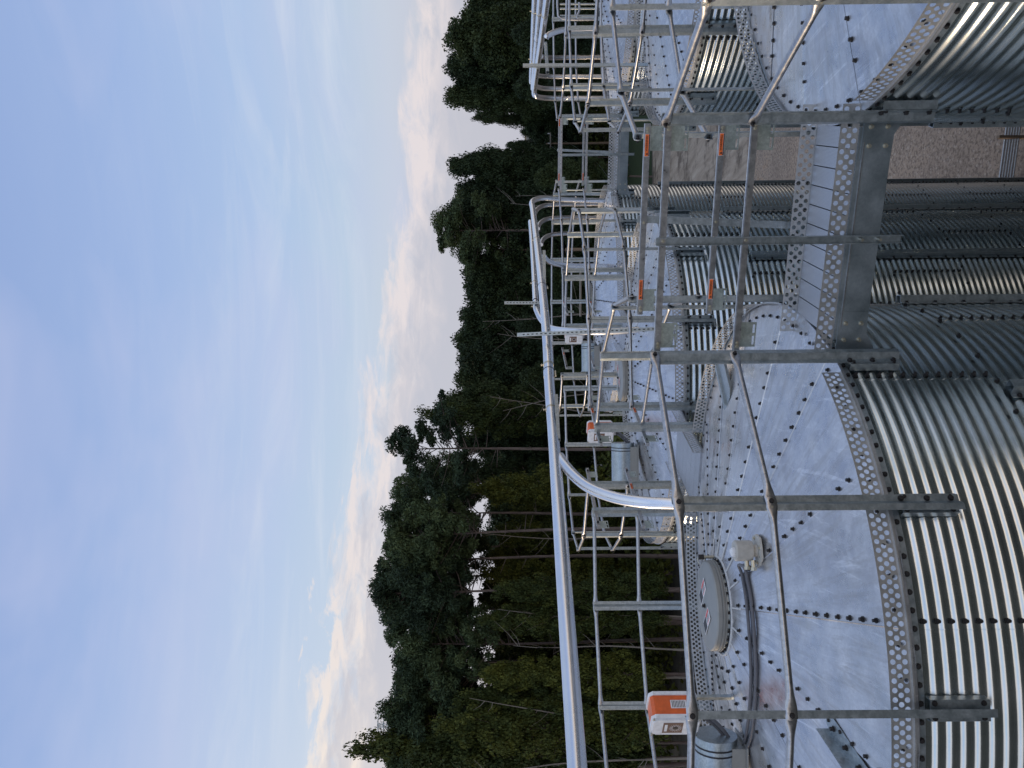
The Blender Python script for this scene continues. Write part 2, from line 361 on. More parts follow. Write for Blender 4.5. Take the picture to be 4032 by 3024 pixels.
def perf(mb, fn, L, rows=3, cw=.0436, ch=.029, r=.0128, mg=.009, seg=16, mi=0):
    n = max(1, int(round(L/cw))); w = L/n; H_ = rows*ch+2*mg
    def quad(s0, s1, h0, h1):
        mb.add([fn(s0, h0), fn(s1, h0), fn(s1, h1), fn(s0, h1)], [(0, 1, 2, 3)], mi)
    for i in range(n):
        quad(i*w, (i+1)*w, 0, mg); quad(i*w, (i+1)*w, H_-mg, H_)
    for k in range(rows):
        h0 = mg+k*ch; odd = k % 2
        if odd: quad(0, w/2, h0, h0+ch); quad(L-w/2, L, h0, h0+ch)
        for i in range(n-1 if odd else n):
            cx = (i+.5+.5*odd)*w; cy = h0+ch/2; vs = []
            for q in range(seg):
                a = 2*PI*q/seg; c_, s_ = math.cos(a), math.sin(a); mx = max(abs(c_), abs(s_))
                vs.append(fn(cx+r*c_, cy+r*s_)); vs.append(fn(cx+c_/mx*w/2, cy+s_/mx*ch/2))
            mb.add(vs, [(2*q, 2*q+1, 2*((q+1) % seg)+1, 2*((q+1) % seg)) for q in range(seg)], mi)
    return H_
def make_toe(gaps, seg=16):
    mb = MB(); gaps = sorted([((g0 % 360), (g1-g0)) for g0, g1 in gaps])
    spans = []
    for i, (g, wd) in enumerate(gaps):
        s0 = g+wd; s1 = gaps[(i+1) % len(gaps)][0]
        if i == len(gaps)-1: s1 += 360
        spans.append((rad(s0), rad(s1)))
    if not gaps: spans = [(0, 2*PI)]
    rt = R+.003
    for s0, s1 in spans:
        hh = perf(mb, lambda s, h_: pol(rt, s0+s/rt, .012+h_), (s1-s0)*rt, seg=seg)
        n = int((s1-s0)/.05)+1
        vs = []
        for i in range(n+1):
            a = s0+(s1-s0)*i/n; vs += [pol(rt, a, .012), pol(rt+.013, a, .011), pol(rt+.013, a, .003)]
        mb.add(vs, [(3*i, 3*i+3, 3*i+4, 3*i+1) for i in range(n)]+[(3*i+1, 3*i+4, 3*i+5, 3*i+2) for i in range(n)], 0)
    return mb.mesh('toe_board', [MM['toe'], MM['roof']])
WALL, ROOF, COLLAR, LID, STICK, STIFF = make_wall(), make_roof(), make_collar(), make_lid(), make_sticker(), make_stiffener()

def post_mesh(kind='z', top=1.10, low=-.34):
    """local frame: +X radial outwards, Y tangential; origin at the bin axis, eave level"""
    mb = MB(); t = .0032; r1 = R+.085; r0 = R+.045
    if kind == 'z': prof = [(r1, -.047), (r1, -.014), (r0+.004, .010), (r0+.004, .045), (r0, .045), (r0, .008), (r1-t, -.016), (r1-t, -.047)]
    elif kind == 'm': prof = [(r1, .042), (r1, .010), (r0+.004, -.010), (r0+.004, -.040), (r0, -.040), (r0, -.008), (r1-t, .012), (r1-t, .042)]
    else: prof = [(r1, -.019), (r1, .019), (r1-t, .019), (r1-t, -.019+t), (r0, -.019+t), (r0, -.019)]
    mb.prism([Vector((r, y, low)) for r, y in prof], (0, 0, top-low), 0)
    # rail bolts
    for z in (.615, 1.075):
        bolt(mb, (r1, -.03 if kind == 'z' else .0, z), (1, 0, 0), .008, .01, 2)
    if kind == 'z' or kind == 'm':
        for z in (-.05, -.30, -.18): bolt(mb, (r0+.002, .024 if kind == 'z' else -.024, z), (1, 0, 0), .013, .016, 1)
    return mb.mesh('post', [MM['dark_steel'], MM['bolt'], MM['zinc']])
def wall_bracket():
    mb = MB(); r0 = R+.0; t = .003
    prof = [(r0, -.055), (r0+.044, -.050), (r0+.044, .050), (r0, .055), (r0, .051), (r0+.040, .046), (r0+.040, -.046), (r0, -.051)]
    mb.prism([Vector((r, y, -.33)) for r, y in prof], (0, 0, .28), 0)
    for z in (-.07, -.30):
        for y in (-.034, .034): bolt(mb, (r0+.044, y, z), (1, 0, 0), .011, .012, 1)
    return mb.mesh('mounting_bracket', [MM['dark_steel'], MM['bolt']])
POST = {k: post_mesh(k) for k in 'zml'}; WBR = wall_bracket()
def rail(mb, p, q, r=.0185, flip=0, mi=0, bolts=True, over=.022):
    p, q = Vector(p), Vector(q); d = (q-p); L = d.length; d.normalize()
    side = d.cross(Z).normalized()
    ts = [-over, -over+.006, .03, .055, .085, .12]
    ra = [(.0035, .012), (.0035, .026), (.0035, .028), (.009, .026), (.016, .0215), (r, r)]
    pts, rr = [], []
    for t_, a in zip(ts, ra): pts.append(p+d*t_); rr.append(a)
    for t_, a in zip(reversed(ts), reversed(ra)): pts.append(q-d*t_); rr.append(a)
    mb.tube(pts, rr, 12, mi)
    if bolts:
        for e in (p, q):
            s_ = 1 if side.dot(Vector((-e.x, -e.y, 0))) > 0 else 1
            bolt(mb, e+side*.003, side, .011, .016, 1); bolt(mb, e-side*.003, -side, .011, .016, 1)
def guardrail(C, angs, gaps, label, kinds=None, group='handrails around the bin roofs'):
    """angs sorted degrees; gaps: set of index i meaning no rail between i and i+1"""
    g = thing('guardrail', label, 'handrail', (C[0], C[1], EAVE), group)
    n = len(angs); rp = R+.092
    for i, a in enumerate(angs):
        k = (kinds or {}).get(i, 'z')
        ob('post', POST[k], g, (0, 0, 0), rad(a)); ob('mounting_bracket', WBR, g, (0, 0, 0), rad(a))
    for i in range(n):
        if i in gaps: continue
        a, b = rad(angs[i]), rad(angs[(i+1) % n])
        for z in (.615, 1.075):
            mb = MB(); e = .004*(1 if i % 2 else -1)
            pa, pb = pol(rp+e, a, z), pol(rp+e, b, z)
            rail(mb, pa, pb)
            ob('rail', mb.mesh('rail', [MM['pipe'], MM['bolt']], True, 40), g)
    return g
BA = Vector((-1.704, 6.03)); BA2 = Vector((.073, 11.1)); BA3 = Vector((1.70, 16.1))
BB = Vector((3.742, 4.14)); BB2 = Vector((5.40, 9.15)); BB3 = Vector((7.15, 14.0))
def bin_(C, label, toe_gaps, lab_far=False, stiff0=-10, seg=16):
    g = thing('grain_bin', label, 'grain bin', (C[0], C[1], 0), 'galvanized grain bins in two rows')
    up = (0, 0, EAVE)
    for nm, me in (('wall', WALL), ('roof', ROOF), ('collar', COLLAR)): ob(nm, me, g, up)
    lid = ob('lid', LID, g, up)
    for dx, dy, rz in ((.087, .06, 0), (-.10, -.07, 0)):
        s_ = ob('warning_sticker', STICK, lid, (dx, dy, zroof(RT)+.1115), -.73)
        s_.scale = (1.5, 1.2, 1)
        s_.rotation_euler.x = 0
    ob('toe_board', make_toe(toe_gaps, seg), g, up)
    for k in range(10):
        ob('stiffener', STIFF, g, up, rad(stiff0+36*k))
    return g
A_ANG = [57.8+24*i for i in range(15)]     # 57.8, 81.8 ... ; gap 0 is the catwalk to the bin behind
def dirang(P, Q): d = Q-P; return math.degrees(math.atan2(d.y, d.x))
bin_(BA, 'nearest left grain bin, its lid carrying two diamond-turned stickers, beside the near catwalk', [(-40, -12), (58.5, 81)], stiff0=-8)
bin_(BB, 'nearest right grain bin, cut by the right edge, reached by the near catwalk', [(154, 181), (60, 82)], stiff0=188)
bin_(BA2, 'middle grain bin of the left row, flat-topped roof behind the nearest left bin', [(-122, -99), (58, 82)], stiff0=-52, seg=12)
bin_(BB2, 'middle grain bin of the right row, bright white-striped wall behind the nearest right bin', [(238, 262), (58, 82)], stiff0=200, seg=12)
bin_(BA3, 'farthest grain bin of the left row, at the left end of the far catwalk', [(-36, -8), (238, 262)], stiff0=-20, seg=12)
bin_(BB3, 'farthest grain bin of the right row, at the right end of the far catwalk', [(150, 178), (238, 262)], stiff0=190, seg=12)
# angles: A posts at 57.8+24k -> -86.2,-62.2,-38.2,-14.2 included
def gapset(angs, *mids):
    s_ = set()
    for m_ in mids:
        for i in range(len(angs)):
            a = angs[i] % 360; d = (m_-a) % 360
            if 0 <= d < 24: s_.add(i)
    return s_
def kinds_for(C, angs):
    """turn the posts so that flanges read as in the photo"""
    out = {}
    for i, a in enumerate(angs): out[i] = 'z'
    return out
angA = A_ANG; kA = kinds_for(BA, angA); kA[9] = 'l'; kA[11] = kA[12] = kA[13] = 'm'
guardrail(BA, angA, gapset(angA, 70.7, -26), 'two-rail handrail round the nearest left bin roof', kA)
angB = [179.3-24*i for i in range(15)][::-1]
guardrail(BB, angB, gapset(angB, 70.7, 167), 'two-rail handrail round the nearest right bin, thick close pipes at the right edge')
angA2 = [237.8+24*i for i in range(15)]
guardrail(BA2, angA2, gapset(angA2, 250, 70), 'handrail round the middle bin of the left row')
angB2 = [239.3-24*i for i in range(15)][::-1]
guardrail(BB2, angB2, gapset(angB2, 250, 70), 'handrail round the middle bin of the right row, by the bright striped wall')
angA3 = [-38.2+3+24*i for i in range(15)]
guardrail(BA3, angA3, gapset(angA3, -23, 250), 'handrail round the farthest bin of the left row, before the dark wood')
angB3 = [179.3-3-24*i for i in range(15)][::-1]
guardrail(BB3, angB3, gapset(angB3, 164, 250), 'handrail round the farthest bin of the right row, behind the bundled tubes')

# ------------------------------------------------------------------ lettering
def text_mesh(txt, size, name='lettering'):
    cu = bpy.data.curves.new('t', 'FONT'); cu.body = txt; cu.size = size; cu.align_x = 'CENTER'; cu.align_y = 'CENTER'; cu.extrude = .0003
    cu.resolution_u = 2; cu.offset = size*.012
    o = bpy.data.objects.new('t', cu); COL.objects.link(o)
    dg = bpy.context.evaluated_depsgraph_get(); me = bpy.data.meshes.new_from_object(o.evaluated_get(dg)); me.name = name
    bpy.data.objects.remove(o); bpy.data.curves.remove(cu); me.materials.clear(); me.materials.append(MM['black']); return me
TWARN = text_mesh('WARNING', .019)
def warn_label(parent, p, d, nrm):
    """orange label, text along d, facing nrm"""
    d = Vector(d).normalized(); nrm = Vector(nrm); nrm = (nrm-d*nrm.dot(d)).normalized(); u = nrm.cross(d).normalized()
    mb = MB(); p = Vector(p)
    mb.box((0, 0, 0), (.068, 0, 0), (0, .0165, 0), (0, 0, .0006), 0)
    mb.box((0, .0035, .0009), (.066, 0, 0), (0, .0112, 0), (0, 0, .0004), 1)
    mb.box((0, -.012, .0009), (.066, 0, 0), (0, .0032, 0), (0, 0, .0004), 2)
    mb.prism([Vector((-.060, -.004, .0014)), Vector((-.044, -.004, .0014)), Vector((-.052, .010, .0014))], (0, 0, .0005), 2)
    me = mb.mesh('warning_label', [MM['white'], MM['labelorange'], MM['black']])
    o = ob('warning_label', me, parent); mw = Matrix.Identity(4)
    for i in range(3): mw[i][0] = d[i]; mw[i][1] = u[i]; mw[i][2] = nrm[i]; mw[i][3] = p[i]
    o.matrix_local = mw
    t_ = ob('lettering', TWARN, o, (.010, .0035, .0016)); return o

# ------------------------------------------------------------------ catwalks
def slotted_plate(mb, c, a, b, n, t=.0016, mi=0):
    """plate centre c, half vectors a (with two slots near each end) b, normal n; built as strips round real slots"""
    c, a, b = Vector(c), Vector(a), Vector(b); n = Vector(n).normalized()*t
    def strip(u0, u1, v0, v1): mb.box(c+a*((u0+u1)/2)+b*((v0+v1)/2), a*((u1-u0)/2), b*((v1-v0)/2), n, mi)
    strip(-1, 1, -1, -.86); strip(-1, 1, -.66, .66); strip(-1, 1, .86, 1)
    for v0, v1 in ((-.86, -.66), (.66, .86)):
        strip(-1, -.82, v0, v1); strip(-.12, .12, v0, v1); strip(.82, 1, v0, v1)
def catwalk(P, Q, tf, tn, s0, s1, label, yaxis_post=True, beam=True, mid=True, gusset=True, zoff=0, rails=None, labels=True, tall=1.075, group=None, lowpost=-.25):
    """bridge from bin P to bin Q; u2 along, u1 across (away = +); tf/tn across-offsets of far and near edge; s0..s1 span"""
    u2 = (Q-P).normalized(); u2 = Vector((u2.x, u2.y, 0)); u1 = Vector((-u2.y, u2.x, 0)); M = (P+Q)/2
    g = thing('catwalk', label, 'catwalk', (M.x, M.y, EAVE), group)
    zf = .0+zoff; L = s1-s0; mid_t = (tf+tn)/2; hw = (tf-tn)/2
    mb = MB(); n = max(4, int(round(L/.115)))
    for i in range(n):
        a = s0+L*i/n+.003; b = s0+L*(i+1)/n-.003
        mb.box(u2*((a+b)/2)+u1*mid_t+Z*(zf-.012), u2*((b-a)/2), u1*(hw-.004), Z*.012)
    # floor material reads object coords: build in a frame aligned with the bridge
    me = mb.mesh('floor', MM['floor'])
    inv = Matrix(((u2.x, u2.y, 0, 0), (u1.x, u1.y, 0, 0), (0, 0, 1, 0), (0, 0, 0, 1))); me.transform(inv)
    fo = ob('floor', me, g); fo.rotation_euler.z = math.atan2(u2.y, u2.x)
    for t_, sgn in ((tn, -1), (tf, 1)):
        ext = .12
        mb = MB(); perf(mb, lambda s, h_: u2*(s0-ext+s)+u1*t_+Z*(zf+.0+h_), L+2*ext, rows=3, cw=.056, ch=.029, r=.0135, mg=.008)
        ob('toe_board', mb.mesh('toe_board', MM['toe']), g)
        if beam:
            mb = MB()
            mb.box(u2*((s0+s1)/2)+u1*(t_+sgn*.002)+Z*(zf-.095), u2*(L/2), u1*.002, Z*.093, 0)
            mb.box(u2*((s0+s1)/2)+u1*(t_+sgn*.007)+Z*(zf-.034), u2*(L/2-.08), u1*.0025, Z*.0035, 2)
            mb.box(u2*((s0+s1)/2)+u1*(t_-sgn*.02)+Z*(zf-.186), u2*(L/2), u1*.022, Z*.002, 0)
            if gusset:
                for e, s_ in ((s0, 1), (s1, -1)):
                    q = [(-.20, -.02), (.17, -.02), (.17, -.186), (.04, -.19), (-.10, -.275), (-.20, -.28)]
                    pts = [u2*(e+s_*x)+u1*(t_+sgn*.0045)+Z*(zf+z) for x, z in q]
                    mb.prism(pts, u1*sgn*.003, 0)
                    for x, z in ((.0, -.06), (.10, -.06), (.0, -.15), (.10, -.15)): bolt(mb, u2*(e+s_*x)+u1*(t_+sgn*.0075)+Z*(zf+z), u1*sgn, .011, .02, 1)
            ob('side_beam', mb.mesh('side_beam', [MM['beam'], MM['zinc'], MM['pipe']]), g)
        # rails: square pipe each side, two heights
        for z in (.58, tall-.03):
            mb = MB(); a0, a1 = s0-(.05 if t_ == tn else .0), s1+(.05 if t_ == tn else .02)
            to = t_+sgn*.035
            mb.box(u2*((a0+a1)/2)+u1*to+Z*(zf+z), u2*((a1-a0)/2), u1*.017, Z*.017, 0)
            mb.tube([u2*a0+u1*(to)+Z*(zf+z+.019), u2*a1+u1*(to)+Z*(zf+z+.019)], .0035, 6, 0)
            for e in (a0+.05, a1-.05, (a0+a1)/2): bolt(mb, u2*e+u1*(to-.017)+Z*(zf+z), -u1, .008, .012, 1)
            ro = ob('rail', mb.mesh('rail', [MM['pipe'], MM['zinc']], False), g)
            for e, s_ in ((a0+.0, 1), (a1, -1)):
                mb = MB(); slotted_plate(mb, u2*(e+s_*.09)+u1*(to+.022)+Z*(zf+z-.055), u2*.075, Z*.062, u1)
                bolt(mb, u2*(e+s_*.03)+u1*(to-.02)+Z*(zf+z), -u1, .010, .014, 1)
                ob('bracket', mb.mesh('bracket', [MM['bracket'], MM['zinc']]), g)
            if labels and t_ == tf:
                for e in (a0+.17, a1-.13):
                    warn_label(ro, u2*e+u1*(to-.0185)+Z*(zf+z), u2, -u1)
        if mid:
            mb = MB(); t2 = t_+sgn*.03; c_ = (s0+s1)/2+(.0 if sgn < 0 else -.04)
            lean = u2*(-.07 if sgn > 0 else 0)
            prof = [(-.022, 0), (.022, 0), (.022, .03), (.019, .03), (.019, .003), (-.019, .003), (-.019, .03), (-.022, .03)]
            mb.prism([u2*(c_+x)+u1*(t2+sgn*y+sgn*.017)+Z*(zf+lowpost-.04) for x, y in prof], Z*(tall-lowpost+.05)-lean, 0)
            for z in (-.06, -.16): bolt(mb, u2*c_+u1*(t2+sgn*.0)+Z*(zf+z), u1*sgn, .010, .06, 1)
            ob('post', mb.mesh('post', [MM['dark_steel'], MM['zinc']]), g)
    return g
catwalk(BA, BB, .0, -.63, -.60, .60, 'near catwalk bridging the two nearest bins, slotted floor and orange WARNING labels')
catwalk(BA3, BB3, .02, -.61, -.64, .64, 'far catwalk bridging the two farthest bins before the dark trees', group=None)
def walkway(P, Q, label, w=.36):
    u2 = (Q-P).normalized(); u2 = Vector((u2.x, u2.y, 0)); u1 = Vector((-u2.y, u2.x, 0)); M = (P+Q)/2
    g = thing('walkway', label, 'walkway', (M.x, M.y, EAVE), 'short walkways between bins of one row')
    L = (Q-P).length-2*R+.34
    mb = MB(); n = 6
    for i in range(n):
        a = -L/2+L*i/n+.002; b = -L/2+L*(i+1)/n-.002
        mb.box(u2*((a+b)/2)+Z*.035, u2*((b-a)/2), u1*(w-.004), Z*.01)
    me = mb.mesh('floor', MM['floor']); inv = Matrix(((u2.x, u2.y, 0, 0), (u1.x, u1.y, 0, 0), (0, 0, 1, 0), (0, 0, 0, 1))); me.transform(inv)
    fo = ob('floor', me, g); fo.rotation_euler.z = math.atan2(u2.y, u2.x)
    for s_ in (-1, 1):
        mb = MB(); perf(mb, lambda s, h_: u2*(-L/2-.1+s)+u1*(s_*w)+Z*(.04+h_), L+.2, rows=3, seg=12)
        ob('toe_board', mb.mesh('toe_board', MM['toe']), g)
        for z in (.60, 1.06):
            mb = MB(); t_ = s_*(w+.10)
            mb.box(u1*t_+Z*z, u2*(L/2+.12), u1*.017, Z*.017, 0)
            ro = ob('rail', mb.mesh('rail', MM['pipe']), g)
            for e in (-1, 1):
                mb = MB(); slotted_plate(mb, u2*e*(L/2+.02)+u1*(t_+s_*.022)+Z*(z-.05), u2*.075, Z*.062, u1)
                bolt(mb, u2*e*(L/2+.04)+u1*(t_-.02)+Z*z, -u1, .010, .014, 1)
                ob('bracket', mb.mesh('bracket', [MM['bracket'], MM['bolt']]), g)
            warn_label(ro, u2*.2+u1*(t_)+Z*(z)-u1*.0185, u2, -u1)
    return g
walkway(BA, BA2, 'short perforated walkway between the nearest and middle bins of the left row')
walkway(BA2, BA3, 'short walkway between the middle and farthest bins of the left row')
walkway(BB, BB2, 'short walkway between the nearest and middle bins of the right row')
walkway(BB2, BB3, 'short walkway between the middle and farthest bins of the right row')

# ------------------------------------------------------------------ conveyor tubes
def tube_thing(pts, r, label, cat='conveyor tube', clamps=(), bands=(), sub=8, name='conveyor_tube', group=None, mt='tube', n=24):
    base = Vector(pts[0]); path = smooth_path([Vector(p)-base for p in pts], sub)
    mb = MB(); mb.tube(path, r, n)
    g = thing(name, label, cat, base, group)
    ob('pipe', mb.mesh('pipe', MM[mt], True, 60), g)
    for f in bands:
        i = int(f*(len(path)-2)); a, b = path[i], path[i+1]; d = (b-a).normalized(); mb = MB()
        mb.cyl(a, a+d*.11, r+.004, 24, mi=0); mb.cyl(a+d*.11, a+d*.118, r+.006, 24, mi=1)
        for q in range(4): mb.cyl(a+d*(.02+.025*q)-Z*(r+.02)+d.cross(Z)*.0, a+d*(.035+.025*q)-Z*(r+.02), .009, 8, mi=2)
        ob('coupling', mb.mesh('coupling', [MM['tube'], MM['black'], MM['zinc']], True, 35), g)
    for f in clamps:
        i = int(f*(len(path)-2)); a, b = path[i], path[i+1]; d = (b-a).normalized(); mb = MB()
        mb.cyl(a, a+d*.018, r+.006, 24, mi=0); mb.cyl(a+d*.009+Z*(r+.0), a+d*.009+Z*(r+.03), .006, 8, mi=0)
        mb.box(a+d*.009+Z*(r+.022), d*.011, d.cross(Z).normalized()*.010, Z*.003, 0)
        ob('clamp', mb.mesh('clamp', [MM['zinc']], True, 35), g)
    return g
T1 = [at(2300, 3420, 3.5), at(2273, 3024, 4.2), at(2219, 2268, 5.5), at(2181, 1740, 7.5), at(2163, 1512, 8.5), at(2151, 1303, 9.3), at(2125, 1043, 11.8), at(2099, 830, 15.5),
      at(2094, 800, 16.0), at(2108, 786, 16.3), at(2140, 780, 16.5), at(2190, 784, 16.6), at(2290, 788, 16.7), at(2420, 790, 16.8)]
tube_thing(T1, .054, 'long thick silver conveyor tube crossing over the left row of bins', clamps=(.28, .345, .50), bands=(.325, .44))
T2 = [at(2088, 872, 17.0), at(2093, 930, 16.2), at(2102, 1063, 14.4), at(2109, 1190, 12.6), at(2114, 1222, 12.2), at(2135, 1262, 11.8), at(2172, 1292, 11.4), at(2235, 1302, 11.0), at(2320, 1306, 10.7), at(2430, 1304, 10.6), at(2556, 1296, 10.55)]
tube_thing(T2, .045, 'thinner conveyor tube behind the long one, bending down to the middle left bin', clamps=(.25, .33), bands=(.3,))
E1 = [at(2205, 1800, 7.25), at(2225, 1832, 7.0), at(2268, 1880, 6.75), at(2330, 1925, 6.55), at(2426, 1960, 6.35), at(2540, 1978, 6.2), at(2676, 1984, 6.1), at(2890, 1998, 6.0)]
tube_thing(E1, .047, 'curved drop tube sweeping down from the long conveyor to the nearest left bin', 'drop tube', name='drop_tube', group='drop tubes from conveyors to bins')
E2 = [at(2140, 1010, 12.6), at(2158, 1028, 12.9), at(2195, 1040, 13.4), at(2250, 1046, 14.0), at(2300, 1047, 14.5), at(2410, 1048, 15.0)]
tube_thing(E2, .045, 'curved drop tube coming down on the farthest left bin roof', 'drop tube', name='drop_tube', group='drop tubes from conveyors to bins')
for k, (yy, Yd, v0, lab) in enumerate(((806, 17.0, 2104, 'bent tube end dropping behind the farthest left bin, nearer the far catwalk'), (858, 17.4, 2118, 'bent tube dropping behind the farthest left bin, second from the far catwalk'), (921, 17.6, 2130, 'bent tube dropping behind the farthest left bin, third from the far catwalk'))):
    tube_thing([at(v0, yy+42, Yd-.5), at(v0+8, yy+22, Yd-.3), at(v0+32, yy+6, Yd), at(v0+75, yy, Yd+.1), at(2280, yy-2, Yd+.2), at(2440, yy-2, Yd+.2)], .046, lab, 'drop tube', name='drop_tube', group='drop tubes from conveyors to bins', mt='pipe')
for k, (a, b, r_, lab) in enumerate((((2162, -60, 12.0), (2104, 352, 17.0), .056, 'lowest of three bundled conveyor tubes over the right row, dull and scuffed'),
                                     ((2132, -60, 12.6), (2099, 340, 17.3), .052, 'middle of three bundled conveyor tubes over the right row, bright and strapped'),
                                     ((2108, -60, 13.2), (2092, 320, 17.6), .050, 'top tube of the three bundled over the right row'))):
    p0, p1 = at(*a), at(*b)
    yy = (b[1]+26, 340, 292)[k]
    pts = [p0, p0.lerp(p1, .5), p1, at(b[0]+8, yy+0, b[2]+.2), at(b[0]+40, yy+8, b[2]+.4), at(b[0]+100, yy+10, b[2]+.5), at(2300, yy+10, b[2]+.5), at(2440, yy+10, b[2]+.5)]
    tube_thing(pts, r_, lab, clamps=(.08, .2), bands=(.13,) if k == 1 else (), mt='tube', group='bundled tubes over the right row')
tube_thing([at(2150, 150, 13.6), at(2160, 138, 13.6), at(2200, 122, 13.8), at(2240, 116, 14.0), at(2300, 113, 14.1), at(2392, 112, 14.2)], .05, 'drop tube from the bundle down on the farthest right bin roof', 'drop tube', name='drop_tube', group='drop tubes from conveyors to bins')
tube_thing([at(2130, 222, 16.6), at(2145, 226, 17.0), at(2180, 228, 17.2), at(2260, 226, 17.3), at(2430, 226, 17.3)], .05, 'dull drop tube behind the farthest right bin, left of its lone strut', 'drop tube', name='drop_tube', group='drop tubes from conveyors to bins', mt='pipe')
# struts of slotted channel
def strut(p0, p1, w, label, slots=True):
    p0, p1 = Vector(p0), Vector(p1); base = p1.copy(); d = (p0-p1); L = d.length; d.normalize()
    u = Vector((1, 0, 0)); u = (u-d*u.dot(d)).normalized(); v = d.cross(u)
    mb = MB(); h_ = w/2; t = .0026
    prof = [(-h_, 0), (h_, 0), (h_, w), (h_*.5, w), (h_*.5, w-t), (h_-t, w-t), (h_-t, t), (-h_+t, t), (-h_+t, w-t), (-h_*.5, w-t), (-h_*.5, w), (-h_, w)]
    if v.y > 0: v = -v
    mb.prism([u*x-v*y for x, y in prof], d*L, 0)
    q = .03
    while slots and q < L-.03:
        mb.box(v*.0006+d*q, u*.006, v*.0006, d*.012, 1); q += .05
    return tag(ob('strut', mb.mesh('strut', [MM['dark_steel'], MM['black']]), None, base), label, 'strut', 'slotted struts holding the tubes')
strut(at(2036, 1318, 8.95), at(2690, 1290, 8.75), .042, 'long slotted strut standing in front of the long conveyor tube')
strut(at(1986, 1192, 12.3), at(2132, 1192, 12.3), .045, 'short strut rising highest above the tubes, on the thinner one')
strut(at(2059, 256, 10.9), at(2558, 253, 10.9), .042, 'tall pale strut before the bundled tubes of the right row', False)
strut(at(2148, 990, 11.6), at(2150, 1165, 10.7), .042, 'strut piece clamped along the underside of the long conveyor tube')
strut(at(2196, 1558, 8.2), at(2206, 1732, 7.5), .034, 'riveted splice strut lying under the long conveyor tube')
strut(at(2142, 170, 13.2), at(2150, 285, 12.6), .05, 'flat strut hanging under the bundled tubes')

# ------------------------------------------------------------------ control boxes, housings, sensor, hoses
def control_box(C, label, scale=1.0):
    g = thing('control_box', label, 'control box', (C[0]-.76, C[1]-.20, ZC-1.12), 'orange and white drive boxes on the bins', rz=rad(-38))
    # local: -Y faces the viewer-left (white lid), +X side orange
    hx, hy, hz = .115, .09, .178
    mb = MB(); c_ = .02
    def rbox(mb, cx, cy, hx, hz, y0, y1, ch, mi=0):
        pts = [(-hx+ch, -hz), (hx-ch, -hz), (hx, -hz+ch), (hx, hz-ch), (hx-ch, hz), (-hx+ch, hz), (-hx, hz-ch), (-hx, -hz+ch)]
        mb.prism([Vector((x, y0, z)) for x, z in pts], (0, y1-y0, 0), mi)
    rbox(mb, 0, 0, hx-.008, hz-.01, -.05, .10, .022, 0); rbox(mb, 0, 0, hx+.002, hz, .10, .128, .03, 1)
    ob('body', mb.mesh('body', [MM['orange'], MM['white']]), g)
    mb = MB(); rbox(mb, 0, 0, hx, hz, -.078, -.05, .03, 0); rbox(mb, 0, 0, hx-.018, hz-.012, -.092, -.078, .03, 0)
    for sx_ in (-1, 1):
        for sz in (-1, 1): mb.cyl((sx_*(hx-.012), -.08, sz*(hz-.014)), (sx_*(hx-.012), -.092, sz*(hz-.014)), .008, 8, mi=1)
    lid = ob('lid', mb.mesh('lid', [MM['white'], MM['zinc']]), g)
    mb = MB(); mb.box((0, -.0935, .02), (.068, 0, 0), (0, .0008, 0), (0, 0, .072), 0)
    mb.cyl((0, -.094, .0), (0, -.097, .0), .018, 16, mi=2)
    for q in range(16):
        a = 2*PI*q/16; d0 = Vector((math.cos(a), 0, math.sin(a))); mb.box(Vector((0, -.0952, .0))+d0*.034, d0*.012, Vector((0, .0004, 0)), d0.cross(Vector((0, 1, 0)))*.0015, 1)
    mb.box((0, -.0952, .070), (.045, 0, 0), (0, .0005, 0), (0, 0, .010), 1)
    ob('label', mb.mesh('label', [MM['brownink'], MM['white'], MM['black']]), lid)
    mb = MB(); mb.box((hx-.0065, .03, -.03), (.0012, 0, 0), (0, .032, 0), (0, 0, .058), 0)
    for q in range(9): mb.box((hx-.0045, .03, .015-q*.011), (.0006, 0, 0), (0, .026, 0), (0, 0, .0022), 1)
    ob('rating_plate', mb.mesh('rating_plate', [MM['white'], MM['black']]), g)
    for q, dx in enumerate((-.02, .03)):
        mb = MB(); z1 = zroof(1.1)-(EAVE and 0)
        zb = (EAVE+zroof(.95)+.02)-(ZC-1.12)
        mb.tube(smooth_path([Vector((dx, .0, -hz)), Vector((dx-.01, -.02, -hz-.08)), Vector((dx-.10, -.10, -hz-.20)), Vector((dx-.26, -.22, zb)), Vector((dx-.42, -.25, zb-.015))], 6), .013, 8, 0)
        mb.cyl((dx, 0, -hz+.005), (dx, 0, -hz-.035), .02, 10, mi=1)
        ob('conduit', mb.mesh('conduit', [MM['hose'], MM['white']], True, 40), g)
    mb = MB(); mb.box((0, .145, -.2), (.02, 0, 0), (0, .012, 0), (0, 0, .36), 0); mb.box((0, .1, -.555), (.07, 0, 0), (0, .07, 0), (0, 0, .004), 0)
    ob('stand', mb.mesh('stand', MM['dark_steel']), g)
    return g
control_box(BA, 'largest orange and white control box, behind the handrail at the lower left of the bins')
control_box(BA2, 'orange control box on the middle left bin, half hidden behind grey rail plates')
control_box(BA3, 'smallest orange and white control box, on the farthest left bin beside a strut')
